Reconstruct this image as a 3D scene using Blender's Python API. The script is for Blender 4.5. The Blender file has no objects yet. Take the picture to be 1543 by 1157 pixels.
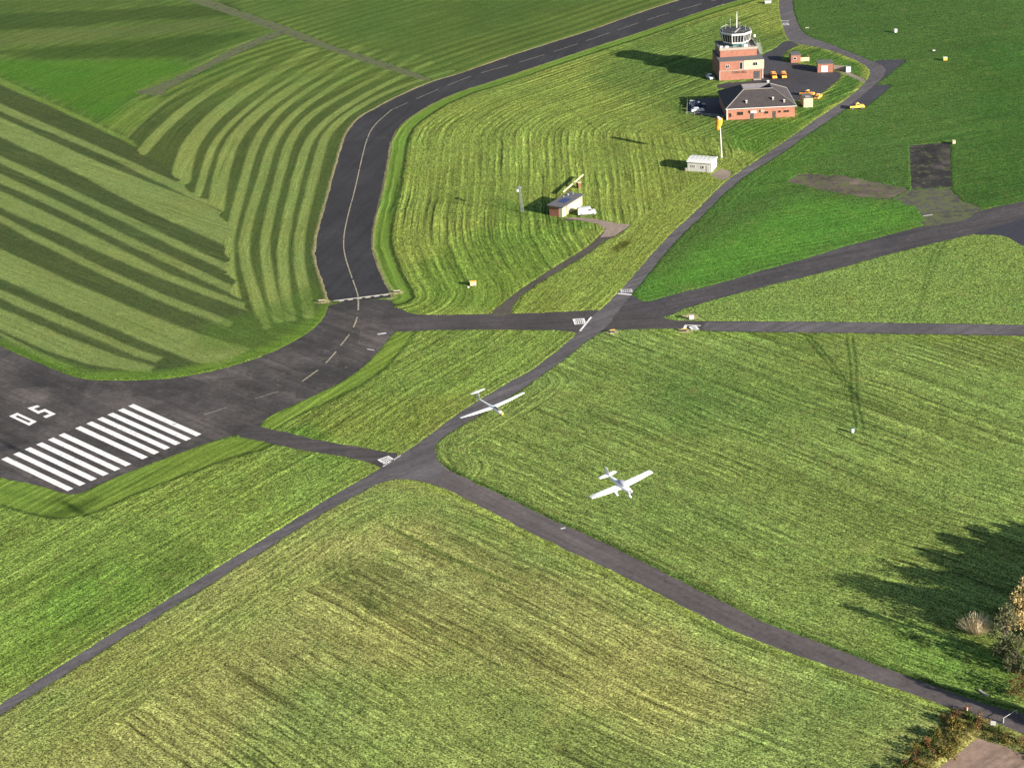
import bpy, bmesh, math, random
import numpy as np
from mathutils import Matrix, Vector, Euler
R = math.radians
rng = np.random.default_rng(7)
random.seed(7)
sc = bpy.context.scene
col = sc.collection

# ------------------------------------------------------------------ camera, world, sun, exposure
H, FPX, PITCH, ROLL = 190.0, 3000.0, R(24.5), -0.045
cam_d = bpy.data.cameras.new("camera"); cam = bpy.data.objects.new("camera", cam_d); col.objects.link(cam)
cam_d.sensor_width = 36; cam_d.lens = FPX/1543*36; cam_d.clip_start = 1; cam_d.clip_end = 20000
cam.matrix_world = Matrix.Translation((0, 0, H)) @ Matrix.Rotation(math.pi/2-PITCH, 4, 'X') @ Matrix.Rotation(ROLL, 4, 'Z')
sc.camera = cam
SUN_EL, SUN_AZ = R(18), R(-39)          # direction towards the sun, angle from +x
w = bpy.data.worlds.new("World"); sc.world = w; w.use_nodes = True
nt = w.node_tree; nt.nodes.clear()
sky = nt.nodes.new('ShaderNodeTexSky'); sky.sky_type = 'NISHITA'; sky.sun_disc = False
sky.sun_elevation = SUN_EL; sky.sun_rotation = math.pi/2-SUN_AZ
bg = nt.nodes.new('ShaderNodeBackground'); bg.inputs['Strength'].default_value = 0.062
wo = nt.nodes.new('ShaderNodeOutputWorld')
nt.links.new(sky.outputs[0], bg.inputs[0]); nt.links.new(bg.outputs[0], wo.inputs[0])
sl = bpy.data.lights.new("sun", 'SUN'); sl.energy = 5.0; sl.angle = R(0.5); sl.color = (1, .93, .82)
so = bpy.data.objects.new("sun", sl); col.objects.link(so)
sd = Vector((math.cos(SUN_EL)*math.cos(SUN_AZ), math.cos(SUN_EL)*math.sin(SUN_AZ), math.sin(SUN_EL)))
so.rotation_euler = sd.to_track_quat('Z', 'Y').to_euler(); so.location = sd*500
sc.view_settings.view_transform = 'Standard'; sc.view_settings.look = 'None'
sc.view_settings.exposure = 1.78; sc.view_settings.gamma = 1

# ------------------------------------------------------------------ helpers
def g(x, y, z=0.0):
    x -= 771.5; y -= 578.5
    xr = x*math.cos(ROLL)+y*math.sin(ROLL); yr = -x*math.sin(ROLL)+y*math.cos(ROLL)
    dy = FPX*math.cos(PITCH)-yr*math.sin(PITCH); dz = -FPX*math.sin(PITCH)-yr*math.cos(PITCH)
    k = (H-z)/-dz
    return np.array([xr*k, dy*k])
def gp(pts): return np.array([g(*p) for p in pts])
def chaikin(P, n=1, closed=True):
    P = np.asarray(P, float)
    for _ in range(n):
        Q = np.roll(P, -1, 0) if closed else P[1:]
        A = P if closed else P[:-1]
        a = .75*A+.25*Q; b = .25*A+.75*Q
        N = np.empty((len(a)*2, P.shape[1])); N[0::2] = a; N[1::2] = b
        if not closed: N = np.vstack([P[:1], N, P[-1:]])
        P = N
    return P
def resample(P, step, closed=True):
    P = np.asarray(P); out = []
    n = len(P) if closed else len(P)-1
    for i in range(n):
        a, b = P[i], P[(i+1) % len(P)]
        k = max(1, int(np.hypot(*(b-a))/step))
        for j in range(k): out.append(a+(b-a)*j/k)
    if not closed: out.append(P[-1])
    return np.array(out)
ALB = 0.40
def lin(c): c = c/255.0; return c/12.92 if c <= .04045 else ((c+.055)/1.055)**2.4
def S(r, g_, b, k=None): k = ALB if k is None else k; return (lin(r)*k, lin(g_)*k, lin(b)*k)

def tag(o, label=None, cat=None, group=None, kind=None):
    if label: o['label'] = label
    if cat: o['category'] = cat
    if group: o['group'] = group
    if kind: o['kind'] = kind
    return o
def thing(name, label, cat, loc=(0, 0, 0), rz=0, group=None):
    o = bpy.data.objects.new(name, None); col.objects.link(o)
    o.empty_display_size = .5
    o.location = loc; o.rotation_euler = (0, 0, rz)
    return tag(o, label, cat, group)
class MB:
    def __init__(s): s.v = []; s.f = []
    def add(s, v, f):
        n = len(s.v); s.v += [tuple(p) for p in v]; s.f += [tuple(i+n for i in q) for q in f]; return s
    def box(s, c, d, rz=0, M=None):
        x, y, z = d[0]/2, d[1]/2, d[2]/2
        v = [Vector((a, b, e)) for e in (-z, z) for a, b in ((-x, -y), (x, -y), (x, y), (-x, y))]
        m = Matrix.Translation(c) @ Matrix.Rotation(rz, 4, 'Z')
        if M: m = Matrix.Translation(c) @ M
        return s.add([m @ p for p in v], [(3, 2, 1, 0), (4, 5, 6, 7), (0, 1, 5, 4), (1, 2, 6, 5), (2, 3, 7, 6), (3, 0, 4, 7)])
    def tube(s, a, b, r0, r1=None, n=8):
        r1 = r0 if r1 is None else r1
        a, b = Vector(a), Vector(b); q = (b-a).to_track_quat('Z', 'Y')
        v = [a+q @ Vector((r0*math.cos(t), r0*math.sin(t), 0)) for t in [2*math.pi*i/n for i in range(n)]]
        v += [b+q @ Vector((r1*math.cos(t), r1*math.sin(t), 0)) for t in [2*math.pi*i/n for i in range(n)]]
        f = [(i, (i+1) % n, n+(i+1) % n, n+i) for i in range(n)]+[tuple(range(n-1, -1, -1)), tuple(range(n, 2*n))]
        return s.add(v, f)
    def prism(s, P, z0, z1):
        n = len(P); v = [(p[0], p[1], z0) for p in P]+[(p[0], p[1], z1) for p in P]
        return s.add(v, [(i, (i+1) % n, n+(i+1) % n, n+i) for i in range(n)]+[tuple(range(n-1, -1, -1)), tuple(range(n, 2*n))])
    def loft(s, rings, cap=True):
        n = len(rings[0]); v = [p for r_ in rings for p in r_]; f = []
        for k in range(len(rings)-1):
            for i in range(n): f.append((k*n+i, k*n+(i+1) % n, (k+1)*n+(i+1) % n, (k+1)*n+i))
        if cap: f += [tuple(range(n-1, -1, -1)), tuple(range((len(rings)-1)*n, len(rings)*n))]
        return s.add(v, f)
    def build(s, name, mat, parent=None, smooth=False, loc=None, bevel=0):
        me = bpy.data.meshes.new(name); me.from_pydata([tuple(p) for p in s.v], [], s.f); me.update()
        bm = bmesh.new(); bm.from_mesh(me)
        bmesh.ops.recalc_face_normals(bm, faces=bm.faces)
        if bevel: bmesh.ops.bevel(bm, geom=list(bm.edges), offset=bevel, segments=2, affect='EDGES', clamp_overlap=True)
        bm.to_mesh(me); bm.free()
        if smooth:
            for p in me.polygons: p.use_smooth = True
        me.materials.append(mat)
        o = bpy.data.objects.new(name, me); col.objects.link(o)
        if parent: o.parent = parent
        if loc: o.location = loc
        return o

# ------------------------------------------------------------------ materials
MATS = {}
def nodes(name):
    m = bpy.data.materials.new(name); m.use_nodes = True
    t = m.node_tree; b = t.nodes['Principled BSDF']; return m, t, b
def coord(t): 
    n = t.nodes.new('ShaderNodeNewGeometry'); return n.outputs['Position']
def noise(t, src, scale, detail=3, rough=.6, vec_scale=None):
    n = t.nodes.new('ShaderNodeTexNoise'); n.inputs['Scale'].default_value = scale
    n.inputs['Detail'].default_value = detail; n.inputs['Roughness'].default_value = rough
    if vec_scale:
        mp = t.nodes.new('ShaderNodeMapping'); mp.inputs['Scale'].default_value = vec_scale
        t.links.new(src, mp.inputs['Vector']); src = mp.outputs[0]
    t.links.new(src, n.inputs['Vector']); return n.outputs['Fac']
def mr(t, src, a, b, c, d, clamp=True):
    n = t.nodes.new('ShaderNodeMapRange'); n.clamp = clamp
    for i, v in enumerate((a, b, c, d)): n.inputs[i+1].default_value = v
    t.links.new(src, n.inputs[0]); return n.outputs[0]
def math_(t, op, a, b=None):
    n = t.nodes.new('ShaderNodeMath'); n.operation = op
    for i, v in enumerate((a, b)):
        if v is None: continue
        if isinstance(v, (int, float)): n.inputs[i].default_value = v
        else: t.links.new(v, n.inputs[i])
    return n.outputs[0]
def mixc(t, fac, a, b, mode='MIX'):
    n = t.nodes.new('ShaderNodeMix'); n.data_type = 'RGBA'; n.blend_type = mode
    for i, v in ((0, fac), (6, a), (7, b)):
        if isinstance(v, (int, float)): n.inputs[i].default_value = v
        elif isinstance(v, tuple): n.inputs[i].default_value = (*v, 1)
        else: t.links.new(v, n.inputs[i])
    return n.outputs[2]
def vmul(t, c, f):
    n = t.nodes.new('ShaderNodeVectorMath'); n.operation = 'SCALE'
    if isinstance(c, tuple): n.inputs[0].default_value = c
    else: t.links.new(c, n.inputs[0])
    if isinstance(f, (int, float)): n.inputs['Scale'].default_value = f
    else: t.links.new(f, n.inputs['Scale'])
    return n.outputs[0]
def plain(name, c, rough=.6, var=.15, scale=1.5, metal=0, spec=.4):
    if name in MATS: return MATS[name]
    m, t, b = nodes(name); p = coord(t)
    n = noise(t, p, scale, 4); n2 = noise(t, p, scale*6, 3)
    f = math_(t, 'MULTIPLY', mr(t, n, .3, .7, 1-var, 1+var), mr(t, n2, .3, .7, 1-var*.6, 1+var*.6))
    t.links.new(vmul(t, c, f), b.inputs['Base Color'])
    b.inputs['Roughness'].default_value = rough; b.inputs['Metallic'].default_value = metal
    b.inputs['Specular IOR Level'].default_value = spec
    MATS[name] = m; return m
def asphalt(name, c, patch=.25, along=None, rough=.85, weeds=.0, joints=0, jr=0.0, crack=True, lanes=False):
    m, t, b = nodes(name); p = coord(t)
    f = mr(t, noise(t, p, .06, 5, .65), .35, .65, 1-patch*.9, 1+patch*.9)
    f = math_(t, 'MULTIPLY', f, mr(t, noise(t, p, .9, 4, .7), .3, .7, .78, 1.24))
    f = math_(t, 'MULTIPLY', f, mr(t, noise(t, p, 4, 3, .7), .3, .7, .85, 1.15))
    if along is not None:
        mp = t.nodes.new('ShaderNodeMapping'); mp.vector_type = 'POINT'; mp.inputs['Rotation'].default_value = (0, 0, -along)
        t.links.new(p, mp.inputs['Vector'])
        f = math_(t, 'MULTIPLY', f, mr(t, noise(t, mp.outputs[0], 1, 4, .7, (.02, .55, 1)), .3, .7, .68, 1.3))
    base = vmul(t, c, f)
    # repaired patches
    v = t.nodes.new('ShaderNodeTexVoronoi'); v.inputs['Scale'].default_value = .07; v.distance = 'CHEBYCHEV'; t.links.new(p, v.inputs['Vector'])
    sx = t.nodes.new('ShaderNodeSeparateColor'); t.links.new(v.outputs['Color'], sx.inputs[0])
    base = vmul(t, base, mr(t, sx.outputs[0], 0, 1, 1-patch*.5, 1+patch*.5))
    # cracks
    v = t.nodes.new('ShaderNodeTexVoronoi'); v.feature = 'DISTANCE_TO_EDGE'; v.inputs['Scale'].default_value = .09
    d = t.nodes.new('ShaderNodeVectorMath'); d.operation = 'ADD'
    nz = t.nodes.new('ShaderNodeTexNoise'); nz.inputs['Scale'].default_value = .25; t.links.new(p, nz.inputs['Vector'])
    t.links.new(p, d.inputs[0]); t.links.new(vmul(t, nz.outputs['Color'], 7.0), d.inputs[1]); t.links.new(d.outputs[0], v.inputs['Vector'])
    if crack: base = vmul(t, base, mr(t, v.outputs['Distance'], 0, .022, .78, 1))
    if lanes:
        mp = t.nodes.new('ShaderNodeMapping'); mp.inputs['Rotation'].default_value = (0, 0, -jr); t.links.new(p, mp.inputs['Vector'])
        br = t.nodes.new('ShaderNodeTexBrick'); br.inputs['Scale'].default_value = 1; br.inputs['Brick Width'].default_value = 42
        br.inputs['Row Height'].default_value = 4.6; br.inputs['Mortar Size'].default_value = .07; br.inputs['Mortar Smooth'].default_value = .6
        br.inputs['Color1'].default_value = (.90, .89, .90, 1); br.inputs['Color2'].default_value = (1.12, 1.09, 1.06, 1); br.inputs['Mortar'].default_value = (.62, .60, .56, 1)
        t.links.new(mp.outputs[0], br.inputs['Vector']); base = mixc(t, 1.0, base, br.outputs['Color'], 'MULTIPLY')
        sp_ = mr(t, noise(t, p, .3, 6, .85), .56, .70, 0, .65); base = mixc(t, sp_, base, S(140, 132, 120))
        sp2 = mr(t, noise(t, p, .28, 5, .8), .33, .44, .6, 0); base = mixc(t, sp2, base, S(48, 44, 46))
    if joints:
        mp = t.nodes.new('ShaderNodeMapping'); mp.inputs['Rotation'].default_value = (0, 0, -jr); t.links.new(p, mp.inputs['Vector'])
        br = t.nodes.new('ShaderNodeTexBrick'); br.inputs['Scale'].default_value = 1; br.inputs['Brick Width'].default_value = joints
        br.inputs['Row Height'].default_value = joints; br.offset = 0; br.inputs['Mortar Size'].default_value = .14; br.inputs['Mortar Smooth'].default_value = .3
        br.inputs['Color1'].default_value = (.6, .58, .6, 1); br.inputs['Color2'].default_value = (1.5, 1.42, 1.3, 1); br.inputs['Mortar'].default_value = (.55, .6, .35, 1)
        t.links.new(mp.outputs[0], br.inputs['Vector']); base = mixc(t, 1.0, base, br.outputs['Color'], 'MULTIPLY')
    if weeds:
        wf = mr(t, noise(t, p, .35, 6, .75), .62-weeds*.25, .72-weeds*.25, 0, 1)
        base = mixc(t, wf, base, S(110, 118, 70))
    t.links.new(base, b.inputs['Base Color'])
    b.inputs['Roughness'].default_value = rough; b.inputs['Specular IOR Level'].default_value = .25
    bm_ = t.nodes.new('ShaderNodeBump'); bm_.inputs['Distance'].default_value = .02; bm_.inputs['Strength'].default_value = .6
    t.links.new(noise(t, p, 4, 4), bm_.inputs['Height']); t.links.new(bm_.outputs[0], b.inputs['Normal'])
    return m
def paint(name, c, wear=.35):
    m, t, b = nodes(name); p = coord(t)
    f = mr(t, noise(t, p, 1.4, 6, .75), .60-wear*.1, .76-wear*.1, 0, wear*1.6)
    base = mixc(t, f, c, S(90, 84, 84))
    base = vmul(t, base, mr(t, noise(t, p, .3, 3), .3, .7, .88, 1.05))
    t.links.new(base, b.inputs['Base Color']); b.inputs['Roughness'].default_value = .7
    return m
def brick(name, c1, c2):
    m, t, b = nodes(name)
    tc = t.nodes.new('ShaderNodeTexCoord'); sp = t.nodes.new('ShaderNodeSeparateXYZ'); t.links.new(tc.outputs['Object'], sp.inputs[0])
    cb = t.nodes.new('ShaderNodeCombineXYZ'); t.links.new(math_(t, 'ADD', sp.outputs[0], sp.outputs[1]), cb.inputs[0]); t.links.new(sp.outputs[2], cb.inputs[1])
    br = t.nodes.new('ShaderNodeTexBrick'); br.inputs['Scale'].default_value = 1; br.inputs['Brick Width'].default_value = .45; br.inputs['Row Height'].default_value = .15
    br.inputs['Mortar Size'].default_value = .015; br.inputs['Color1'].default_value = (*c1, 1); br.inputs['Color2'].default_value = (*c2, 1)
    br.inputs['Mortar'].default_value = (c1[0]*1.1, c1[1]*1.5, c1[2]*1.6, 1); t.links.new(cb.outputs[0], br.inputs['Vector'])
    f = mr(t, noise(t, coord(t), .8, 4), .3, .7, .85, 1.12)
    t.links.new(vmul(t, br.outputs['Color'], f), b.inputs['Base Color']); b.inputs['Roughness'].default_value = .85
    return m
def leafmat(name, c, c2, tr=.3):
    m, t, b = nodes(name); p = coord(t)
    f = mr(t, noise(t, p, .55, 3), .35, .65, 0, 1)
    base = mixc(t, f, c, c2); base = vmul(t, base, mr(t, noise(t, p, 5, 2), .3, .7, .65, 1.35))
    t.links.new(base, b.inputs['Base Color']); b.inputs['Roughness'].default_value = .7; b.inputs['Specular IOR Level'].default_value = .15
    tl = t.nodes.new('ShaderNodeBsdfTranslucent'); t.links.new(base, tl.inputs['Color'])
    mx = t.nodes.new('ShaderNodeMixShader'); mx.inputs[0].default_value = tr
    out = t.nodes['Material Output']; t.links.new(b.outputs[0], mx.inputs[1]); t.links.new(tl.outputs[0], mx.inputs[2]); t.links.new(mx.outputs[0], out.inputs[0])
    return m

# ------------------------------------------------------------------ traced outlines (photo pixels -> ground)
taxi_L = [(1180,-45),(1100,-22),(1025,0),(966,19),(888,47),(815,70),(756,89),(692,112),(659,121),(627,133),(581,155),(542,177),(526,194),(515,220),(504,259),(491,308),(479,350),(474,378),(477,396),(484,418),(491,440),(495,457)]
taxi_R = [(1260,-42),(1175,-18),(1108,2),(1080,10),(1025,28),(955,52),(895,71),(821,96),(747,121),(692,138),(653,155),(620,175),(598,193),(588,214),(583,243),(575,285),(565,324),(560,350),(559,375),(564,390),(576,422),(588,442),(590,449)]
runway_poly = [(-220,425),(-100,477),(0,521),(32,536),(81,556),(107,567),(135,572),(168,573),(227,573),(275,568),(324,558),(373,545),(421,526),(454,509),(480,489),(492,472),(495,457),(590,449),(594,460),(594,499),(588,508),(575,524),(559,542),(538,560),(513,577),(479,593),(440,611),(405,628),(394,637),(390,650),(356,656),(330,661),(286,677),(220,701),(154,727),(123,742),(110,746),(88,741),(55,731),(0,720),(-100,698),(-220,672)]
perim_poly = [(588,461),(606,466),(621,474),(673,475),(733,473),(800,472),(865,469),(904,467),(960,470),(1000,479),(1023,484),(1200,484),(1402,487),(1543,489),(1700,492),(1700,510),(1543,506),(1200,501),(1100,500),(1059,498),(1007,495),(930,497),(904,499),(875,502),(844,498),(800,497),(663,497),(607,500),(588,499)]
roadD_poly = [(935,452),(953,443),(966,454),(981,454),(1020,442),(1085,427),(1143,409),(1221,388),(1273,371),(1324,358),(1389,341),(1454,326),(1493,313),(1543,304),(1700,272),(1700,300),(1543,331),(1480,350),(1402,368),(1324,387),(1247,409),(1200,420),(1143,434),(1111,442),(1033,464),(1000,479),(960,482),(915,480)]
acc_W = [(1173,-60),(1173,0),(1175,26),(1181,43),(1184,56),(1196,66),(1234,71),(1273,84),(1304,98),(1311,108),(1309,118),(1297,132),(1273,152),(1247,168),(1182,214),(1143,240),(1095,272),(1068,298),(1042,325),(1016,347),(984,381),(956,414),(930,442),(909,463),(888,481),(873,501),(834,533),(800,559),(764,577),(699,617),(670,638),(643,659),(617,677),(602,686),(576,704),(540,726),(497,749),(418,799),(316,862),(237,913),(158,961),(79,1010),(0,1061),(-90,1118)]
acc_E = [(1194,-60),(1194,0),(1196,21),(1205,44),(1218,56),(1252,67),(1288,82),(1325,97),(1336,104),(1330,118),(1312,134),(1295,148),(1273,166),(1221,200),(1176,233),(1129,261),(1095,288),(1063,321),(1030,351),(1003,380),(979,411),(953,442),(930,471),(911,497),(893,507),(852,540),(800,577),(751,608),(699,639),(665,660),(656,672),(655,682),(658,692),(671,706),(650,726),(617,721),(587,721),(563,730),(540,744),(497,766),(418,816),(316,880),(237,929),(158,978),(79,1028),(0,1077),(-90,1134)]
bot_T = [(590,700),(630,690),(656,688),(671,705),(703,722),(750,743),(820,778),(900,812),(962,843),(1025,875),(1108,917),(1171,946),(1233,967),(1287,987),(1317,1000),(1379,1023),(1442,1046),(1483,1060),(1543,1075),(1640,1100),(1760,1135)]
bot_B = [(560,732),(587,722),(617,722),(645,727),(680,740),(727,764),(773,789),(843,824),(900,849),(983,890),(1067,933),(1150,969),(1233,998),(1296,1019),(1358,1040),(1421,1062),(1475,1079),(1543,1106),(1640,1140),(1760,1180)]
link_poly = [(380,640),(421,649),(500,667),(540,673),(575,680),(606,683),(576,706),(561,699),(540,692),(500,685),(454,678),(389,664),(350,655)]
hutpath_poly = [(849,329),(864,327),(896,329),(924,336),(953,339),(927,357),(911,363),(888,382),(857,399),(840,410),(815,424),(774,455),(769,476),(733,476),(772,445),(799,426),(849,394),(877,378),(902,357),(913,345),(902,338),(874,332),(850,333)]
park_poly = [(1148,82),(1168,74),(1184,60),(1205,68),(1190,74),(1179,84),(1177,93),(1212,97),(1245,105),(1274,112),(1236,143),(1215,152),(1198,152),(1130,134),(1080,134),(1080,126),(1146,122),(1148,95)]
bay_poly = [(1311,92),(1345,90),(1366,90),(1358,98),(1324,124),(1318,128),(1343,128),(1337,136),(1299,166),(1282,164),(1270,160),(1315,118)]
strip_poly = [(1184,274),(1208,261),(1273,266),(1324,276),(1368,285),(1345,301),(1299,297),(1234,285)]
slab_poly = [(1370,220),(1431,214),(1434,281),(1373,286)]
apron_poly = [(1346,301),(1373,287),(1434,282),(1446,301),(1482,314),(1460,330),(1389,344),(1392,326),(1376,311)]
dark_poly = [(1464,354),(1480,348),(1543,330),(1700,296),(1700,440),(1560,380),(1543,371),(1532,366),(1519,357),(1495,353)]
track_poly = [(250,-30),(311,-2),(350,12),(389,26),(448,46),(497,68),(562,88),(653,119),(640,123),(594,108),(530,88),(449,60),(400,42),(340,20),(285,3),(215,-30)]
spur_poly = [(194,139),(227,133),(292,104),(345,76),(373,63),(418,46),(430,52),(389,67),(308,106),(262,130),(249,137),(246,146)]
compound_poly = [(1036,150),(1094,146),(1096,178),(1034,172)]
path_poly = [(1258,102),(1264,101),(1290,114),(1306,121),(1304,126),(1287,118),(1260,106)]
soil_poly = [(1473,1111),(1511,1122),(1543,1137),(1640,1175),(1600,1290),(1340,1290),(1416,1157)]
hedge_poly = [(1434,1070),(1457,1068),(1486,1086),(1543,1112),(1640,1150),(1650,1178),(1543,1137),(1511,1122),(1473,1112),(1416,1157),(1370,1200),(1300,1250),(1260,1240),(1355,1157),(1395,1121),(1416,1099)]

roads = {}
def road(name, poly, z, mat, label=None, smooth=1, jitter=.12):
    P = chaikin(gp(poly), smooth); P = resample(P, 3.0)
    P = resample(P, 1.5); P = P+rng.normal(0, jitter*.75, P.shape)
    m = bpy.data.meshes.new(name)
    bm = bmesh.new(); vs = [bm.verts.new((p[0], p[1], z)) for p in P]
    es = [bm.edges.new((vs[i], vs[(i+1) % len(vs)])) for i in range(len(vs))]
    bmesh.ops.triangle_fill(bm, use_beauty=True, edges=es)
    for f in bm.faces:
        if f.normal.z < 0: f.normal_flip()
    bm.to_mesh(m); bm.free(); m.materials.append(mat)
    o = bpy.data.objects.new(name, m); col.objects.link(o); tag(o, label, kind='structure')
    roads[name+str(z)] = P
    return o
run_ang = math.atan2(*(g(107, 568)-g(0, 521))[::-1])
asp_old = asphalt('old_asphalt', S(92, 86, 84), .5, run_ang, weeds=.06, lanes=True, jr=run_ang)
asp_new = asphalt('new_asphalt', S(60, 57, 60), .24, R(72))
asp_per = asphalt('perimeter_asphalt', S(88, 81, 80), .24, R(0))
asp_acc = asphalt('access_asphalt', S(112, 106, 108), .15, R(40))
asp_bot = asphalt('wide_track_asphalt', S(112, 103, 102), .16, R(-50))
asp_d = asphalt('northern_road_asphalt', S(86, 81, 84), .15, R(22), lanes=True, jr=R(50))
conc = asphalt('broken_concrete', S(122, 106, 96), .6, R(-12), weeds=.6)
slabm = asphalt('square_slab', S(66, 60, 60), .8, weeds=.36, joints=4.2, jr=math.atan2(*(g(1373,286)-g(1434,281))[::-1]))
apronm = asphalt('weedy_apron', S(96, 91, 86), .35, weeds=.7)
trackm = asphalt('overgrown_track', S(84, 80, 66), .3, weeds=.95)
gravel = asphalt('pale_gravel', S(168, 152, 136), .15, weeds=.12)
Z = dict(a=.010, b=.018, c=.026, d=.034, e=.042, m=.055, m2=.062)
road('runway', runway_poly, Z['a'], asp_old)
road('taxiway', taxi_L+taxi_R[::-1], Z['b'], asp_new)
road('perimeter_road', perim_poly, Z['c'], asp_per)
road('side_road', roadD_poly, Z['b'], asp_d)
road('wide_road', bot_T+bot_B[::-1], Z['c'], asp_bot)
road('link_road', link_poly, Z['b'], asp_per)
road('access_road', acc_W+acc_E[::-1], Z['d'], asp_acc)
road('hut_path', hutpath_poly, Z['d'], asphalt('hut_path_concrete', S(98, 90, 80), .25, weeds=.3))
road('turning_patch', [(850,329.5),(864,327.5),(896,329.5),(924,336),(951,339),(925,356.5),(905,358),(913,345),(902,338),(874,332)], Z['e'], asphalt('turning_concrete', S(178, 158, 142), .18, weeds=.12), smooth=0)
road('perimeter_road', [(1062,486),(1200,485),(1402,488),(1543,490),(1700,493),(1700,509),(1543,505),(1200,500),(1100,499),(1059,497)], Z['d'], asp_acc, smooth=0)
road('car_park', park_poly, Z['e'], asphalt('car_park_asphalt', S(74, 71, 76), .2))
road('passing_bay', bay_poly, Z['c'], asphalt('bay_asphalt', S(76, 74, 82), .2))
road('concrete_strip', strip_poly, Z['b'], conc, smooth=0, jitter=.5)
road('concrete_slab', slab_poly, Z['b'], slabm, smooth=0)
road('apron', apron_poly, Z['c'], apronm, smooth=0, jitter=.5)
road('dark_apron', dark_poly, Z['c'], asphalt('dark_apron_asphalt', S(66, 66, 78), .12))
road('overgrown_track', track_poly, Z['c'], trackm, jitter=.35)
road('track_spur', spur_poly, Z['b'], trackm, jitter=.35)
road('fenced_yard', compound_poly, Z['b'], asphalt('yard_asphalt', S(92, 90, 96), .2))
road('footpath', path_poly, Z['b'], gravel, jitter=.05)
road('bare_soil', soil_poly, Z['b'], asphalt('bare_soil', S(176, 148, 130), .3, R(38), crack=False), jitter=.3, smooth=0)
road('gravel_by_hut', [(1070,264),(1088,252),(1104,262),(1092,273),(1078,268)], Z['b'], gravel)

# ------------------------------------------------------------------ ground sheet
def axis(a, b, step, far):
    core = np.arange(a, b, step)
    lo = a-np.geomspace(step*2, far, 18)[::-1]; hi = core[-1]+np.geomspace(step*2, far, 18)
    return np.concatenate([lo, core, hi])
ys = [252.0]
while ys[-1] < 850: ys.append(ys[-1]+.34+.42*(ys[-1]-252)/600)
ys = np.concatenate([252-np.geomspace(1, 1500, 16)[::-1], np.array(ys), ys[-1]+np.geomspace(2, 9000, 18)])
xs = axis(-212, 206, .42, 6000)
NX, NY = len(xs), len(ys)
X, Y = np.meshgrid(xs, ys); X = X.ravel(); Y = Y.ravel(); PT = np.stack([X, Y], 1)

def hashn(ix, iy, seed):
    h = (ix*374761393+iy*668265263+seed*1442695041) & 0xffffffff
    h = ((h ^ (h >> 13))*1274126177) & 0xffffffff
    return ((h ^ (h >> 16)) & 0xffff)/65535.0
def vnoise(x, y, scale, seed=0, octv=3):
    out = np.zeros_like(x); amp = 1; tot = 0
    for o in range(octv):
        u = x/scale; v = y/scale; iu = np.floor(u).astype(np.int64); iv = np.floor(v).astype(np.int64)
        fu = u-iu; fv = v-iv; fu = fu*fu*(3-2*fu); fv = fv*fv*(3-2*fv)
        a = hashn(iu, iv, seed+o); b = hashn(iu+1, iv, seed+o); c = hashn(iu, iv+1, seed+o); d = hashn(iu+1, iv+1, seed+o)
        out += amp*((a*(1-fu)+b*fu)*(1-fv)+(c*(1-fu)+d*fu)*fv); tot += amp; amp *= .55; scale /= 2.1
    return out/tot*2-1
def seg_dist(P, L, closed):
    best = np.full(len(P), 1e9); al = np.zeros(len(P)); acc = 0
    n = len(L) if closed else len(L)-1
    for i in range(n):
        a = L[i]; b = L[(i+1) % len(L)]; d = b-a; ln = np.hypot(*d)
        if ln < 1e-6: continue
        t = np.clip(((P-a) @ d)/ln**2, 0, 1)
        q = P-(a+t[:, None]*d); dd = np.einsum('ij,ij->i', q, q)
        m = dd < best; best[m] = dd[m]; al[m] = acc+t[m]*ln; acc += ln
    return np.sqrt(best), al
def inside(P, L):
    c = np.zeros(len(P), bool); n = len(L)
    for i in range(n):
        x1, y1 = L[i]; x2, y2 = L[(i+1) % n]
        if y1 == y2: continue
        m = (y1 > P[:, 1]) != (y2 > P[:, 1])
        c ^= m & (P[:, 0] < (x2-x1)*(P[:, 1]-y1)/(y2-y1)+x1)
    return c
def sel(L, margin):
    lo = L.min(0)-margin; hi = L.max(0)+margin
    return np.where((X > lo[0]) & (X < hi[0]) & (Y > lo[1]) & (Y < hi[1]))[0]
def sdist(L, margin):           # signed distance (negative inside) for the points near the polygon
    i = sel(L, margin); P = PT[i]; d, _ = seg_dist(P, L, True); s = inside(P, L); return i, np.where(s, -d, d)

C = np.zeros((len(X), 3)); C[:] = S(100, 126, 58)
ROW = np.zeros((len(X), 3)); TUS = np.full(len(X), .6)
n1 = vnoise(X, Y, 9, 1); n2 = vnoise(X, Y, 35, 5); n3 = vnoise(X, Y, 2.2, 9, 2)
def fill(poly, c, feather=1.0, strength=1.0, jit=1.5):
    L = gp(poly); i, d = sdist(L, feather+jit+2); d = d+n1[i]*jit
    a = np.clip(.5-d/feather, 0, 1)*strength; C[i] = C[i]*(1-a[:, None])+np.array(c)*a[:, None]; return i, a
def mul(poly, k, feather=2.0, jit=2):
    L = gp(poly); i, d = sdist(L, feather+jit+2); d = d+n1[i]*jit
    a = np.clip(.5-d/feather, 0, 1)[:, None]; C[i] = C[i]*(1-a+a*np.array(k))
def region(poly, c, tus, ref=None, rowamp=0, flat=None, off=0):
    L = gp(poly); i = sel(L, 1); i = i[inside(PT[i], L)]
    C[i] = c; TUS[i] = tus
    if ref is not None:
        d, al = seg_dist(PT[i], gp(ref), False); ROW[i, 0] = d+off; ROW[i, 1] = al; ROW[i, 2] = rowamp
    elif flat is not None:
        ca, sa = math.cos(flat), math.sin(flat)
        ROW[i, 0] = -X[i]*sa+Y[i]*ca; ROW[i, 1] = X[i]*ca+Y[i]*sa; ROW[i, 2] = rowamp
    return i
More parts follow.
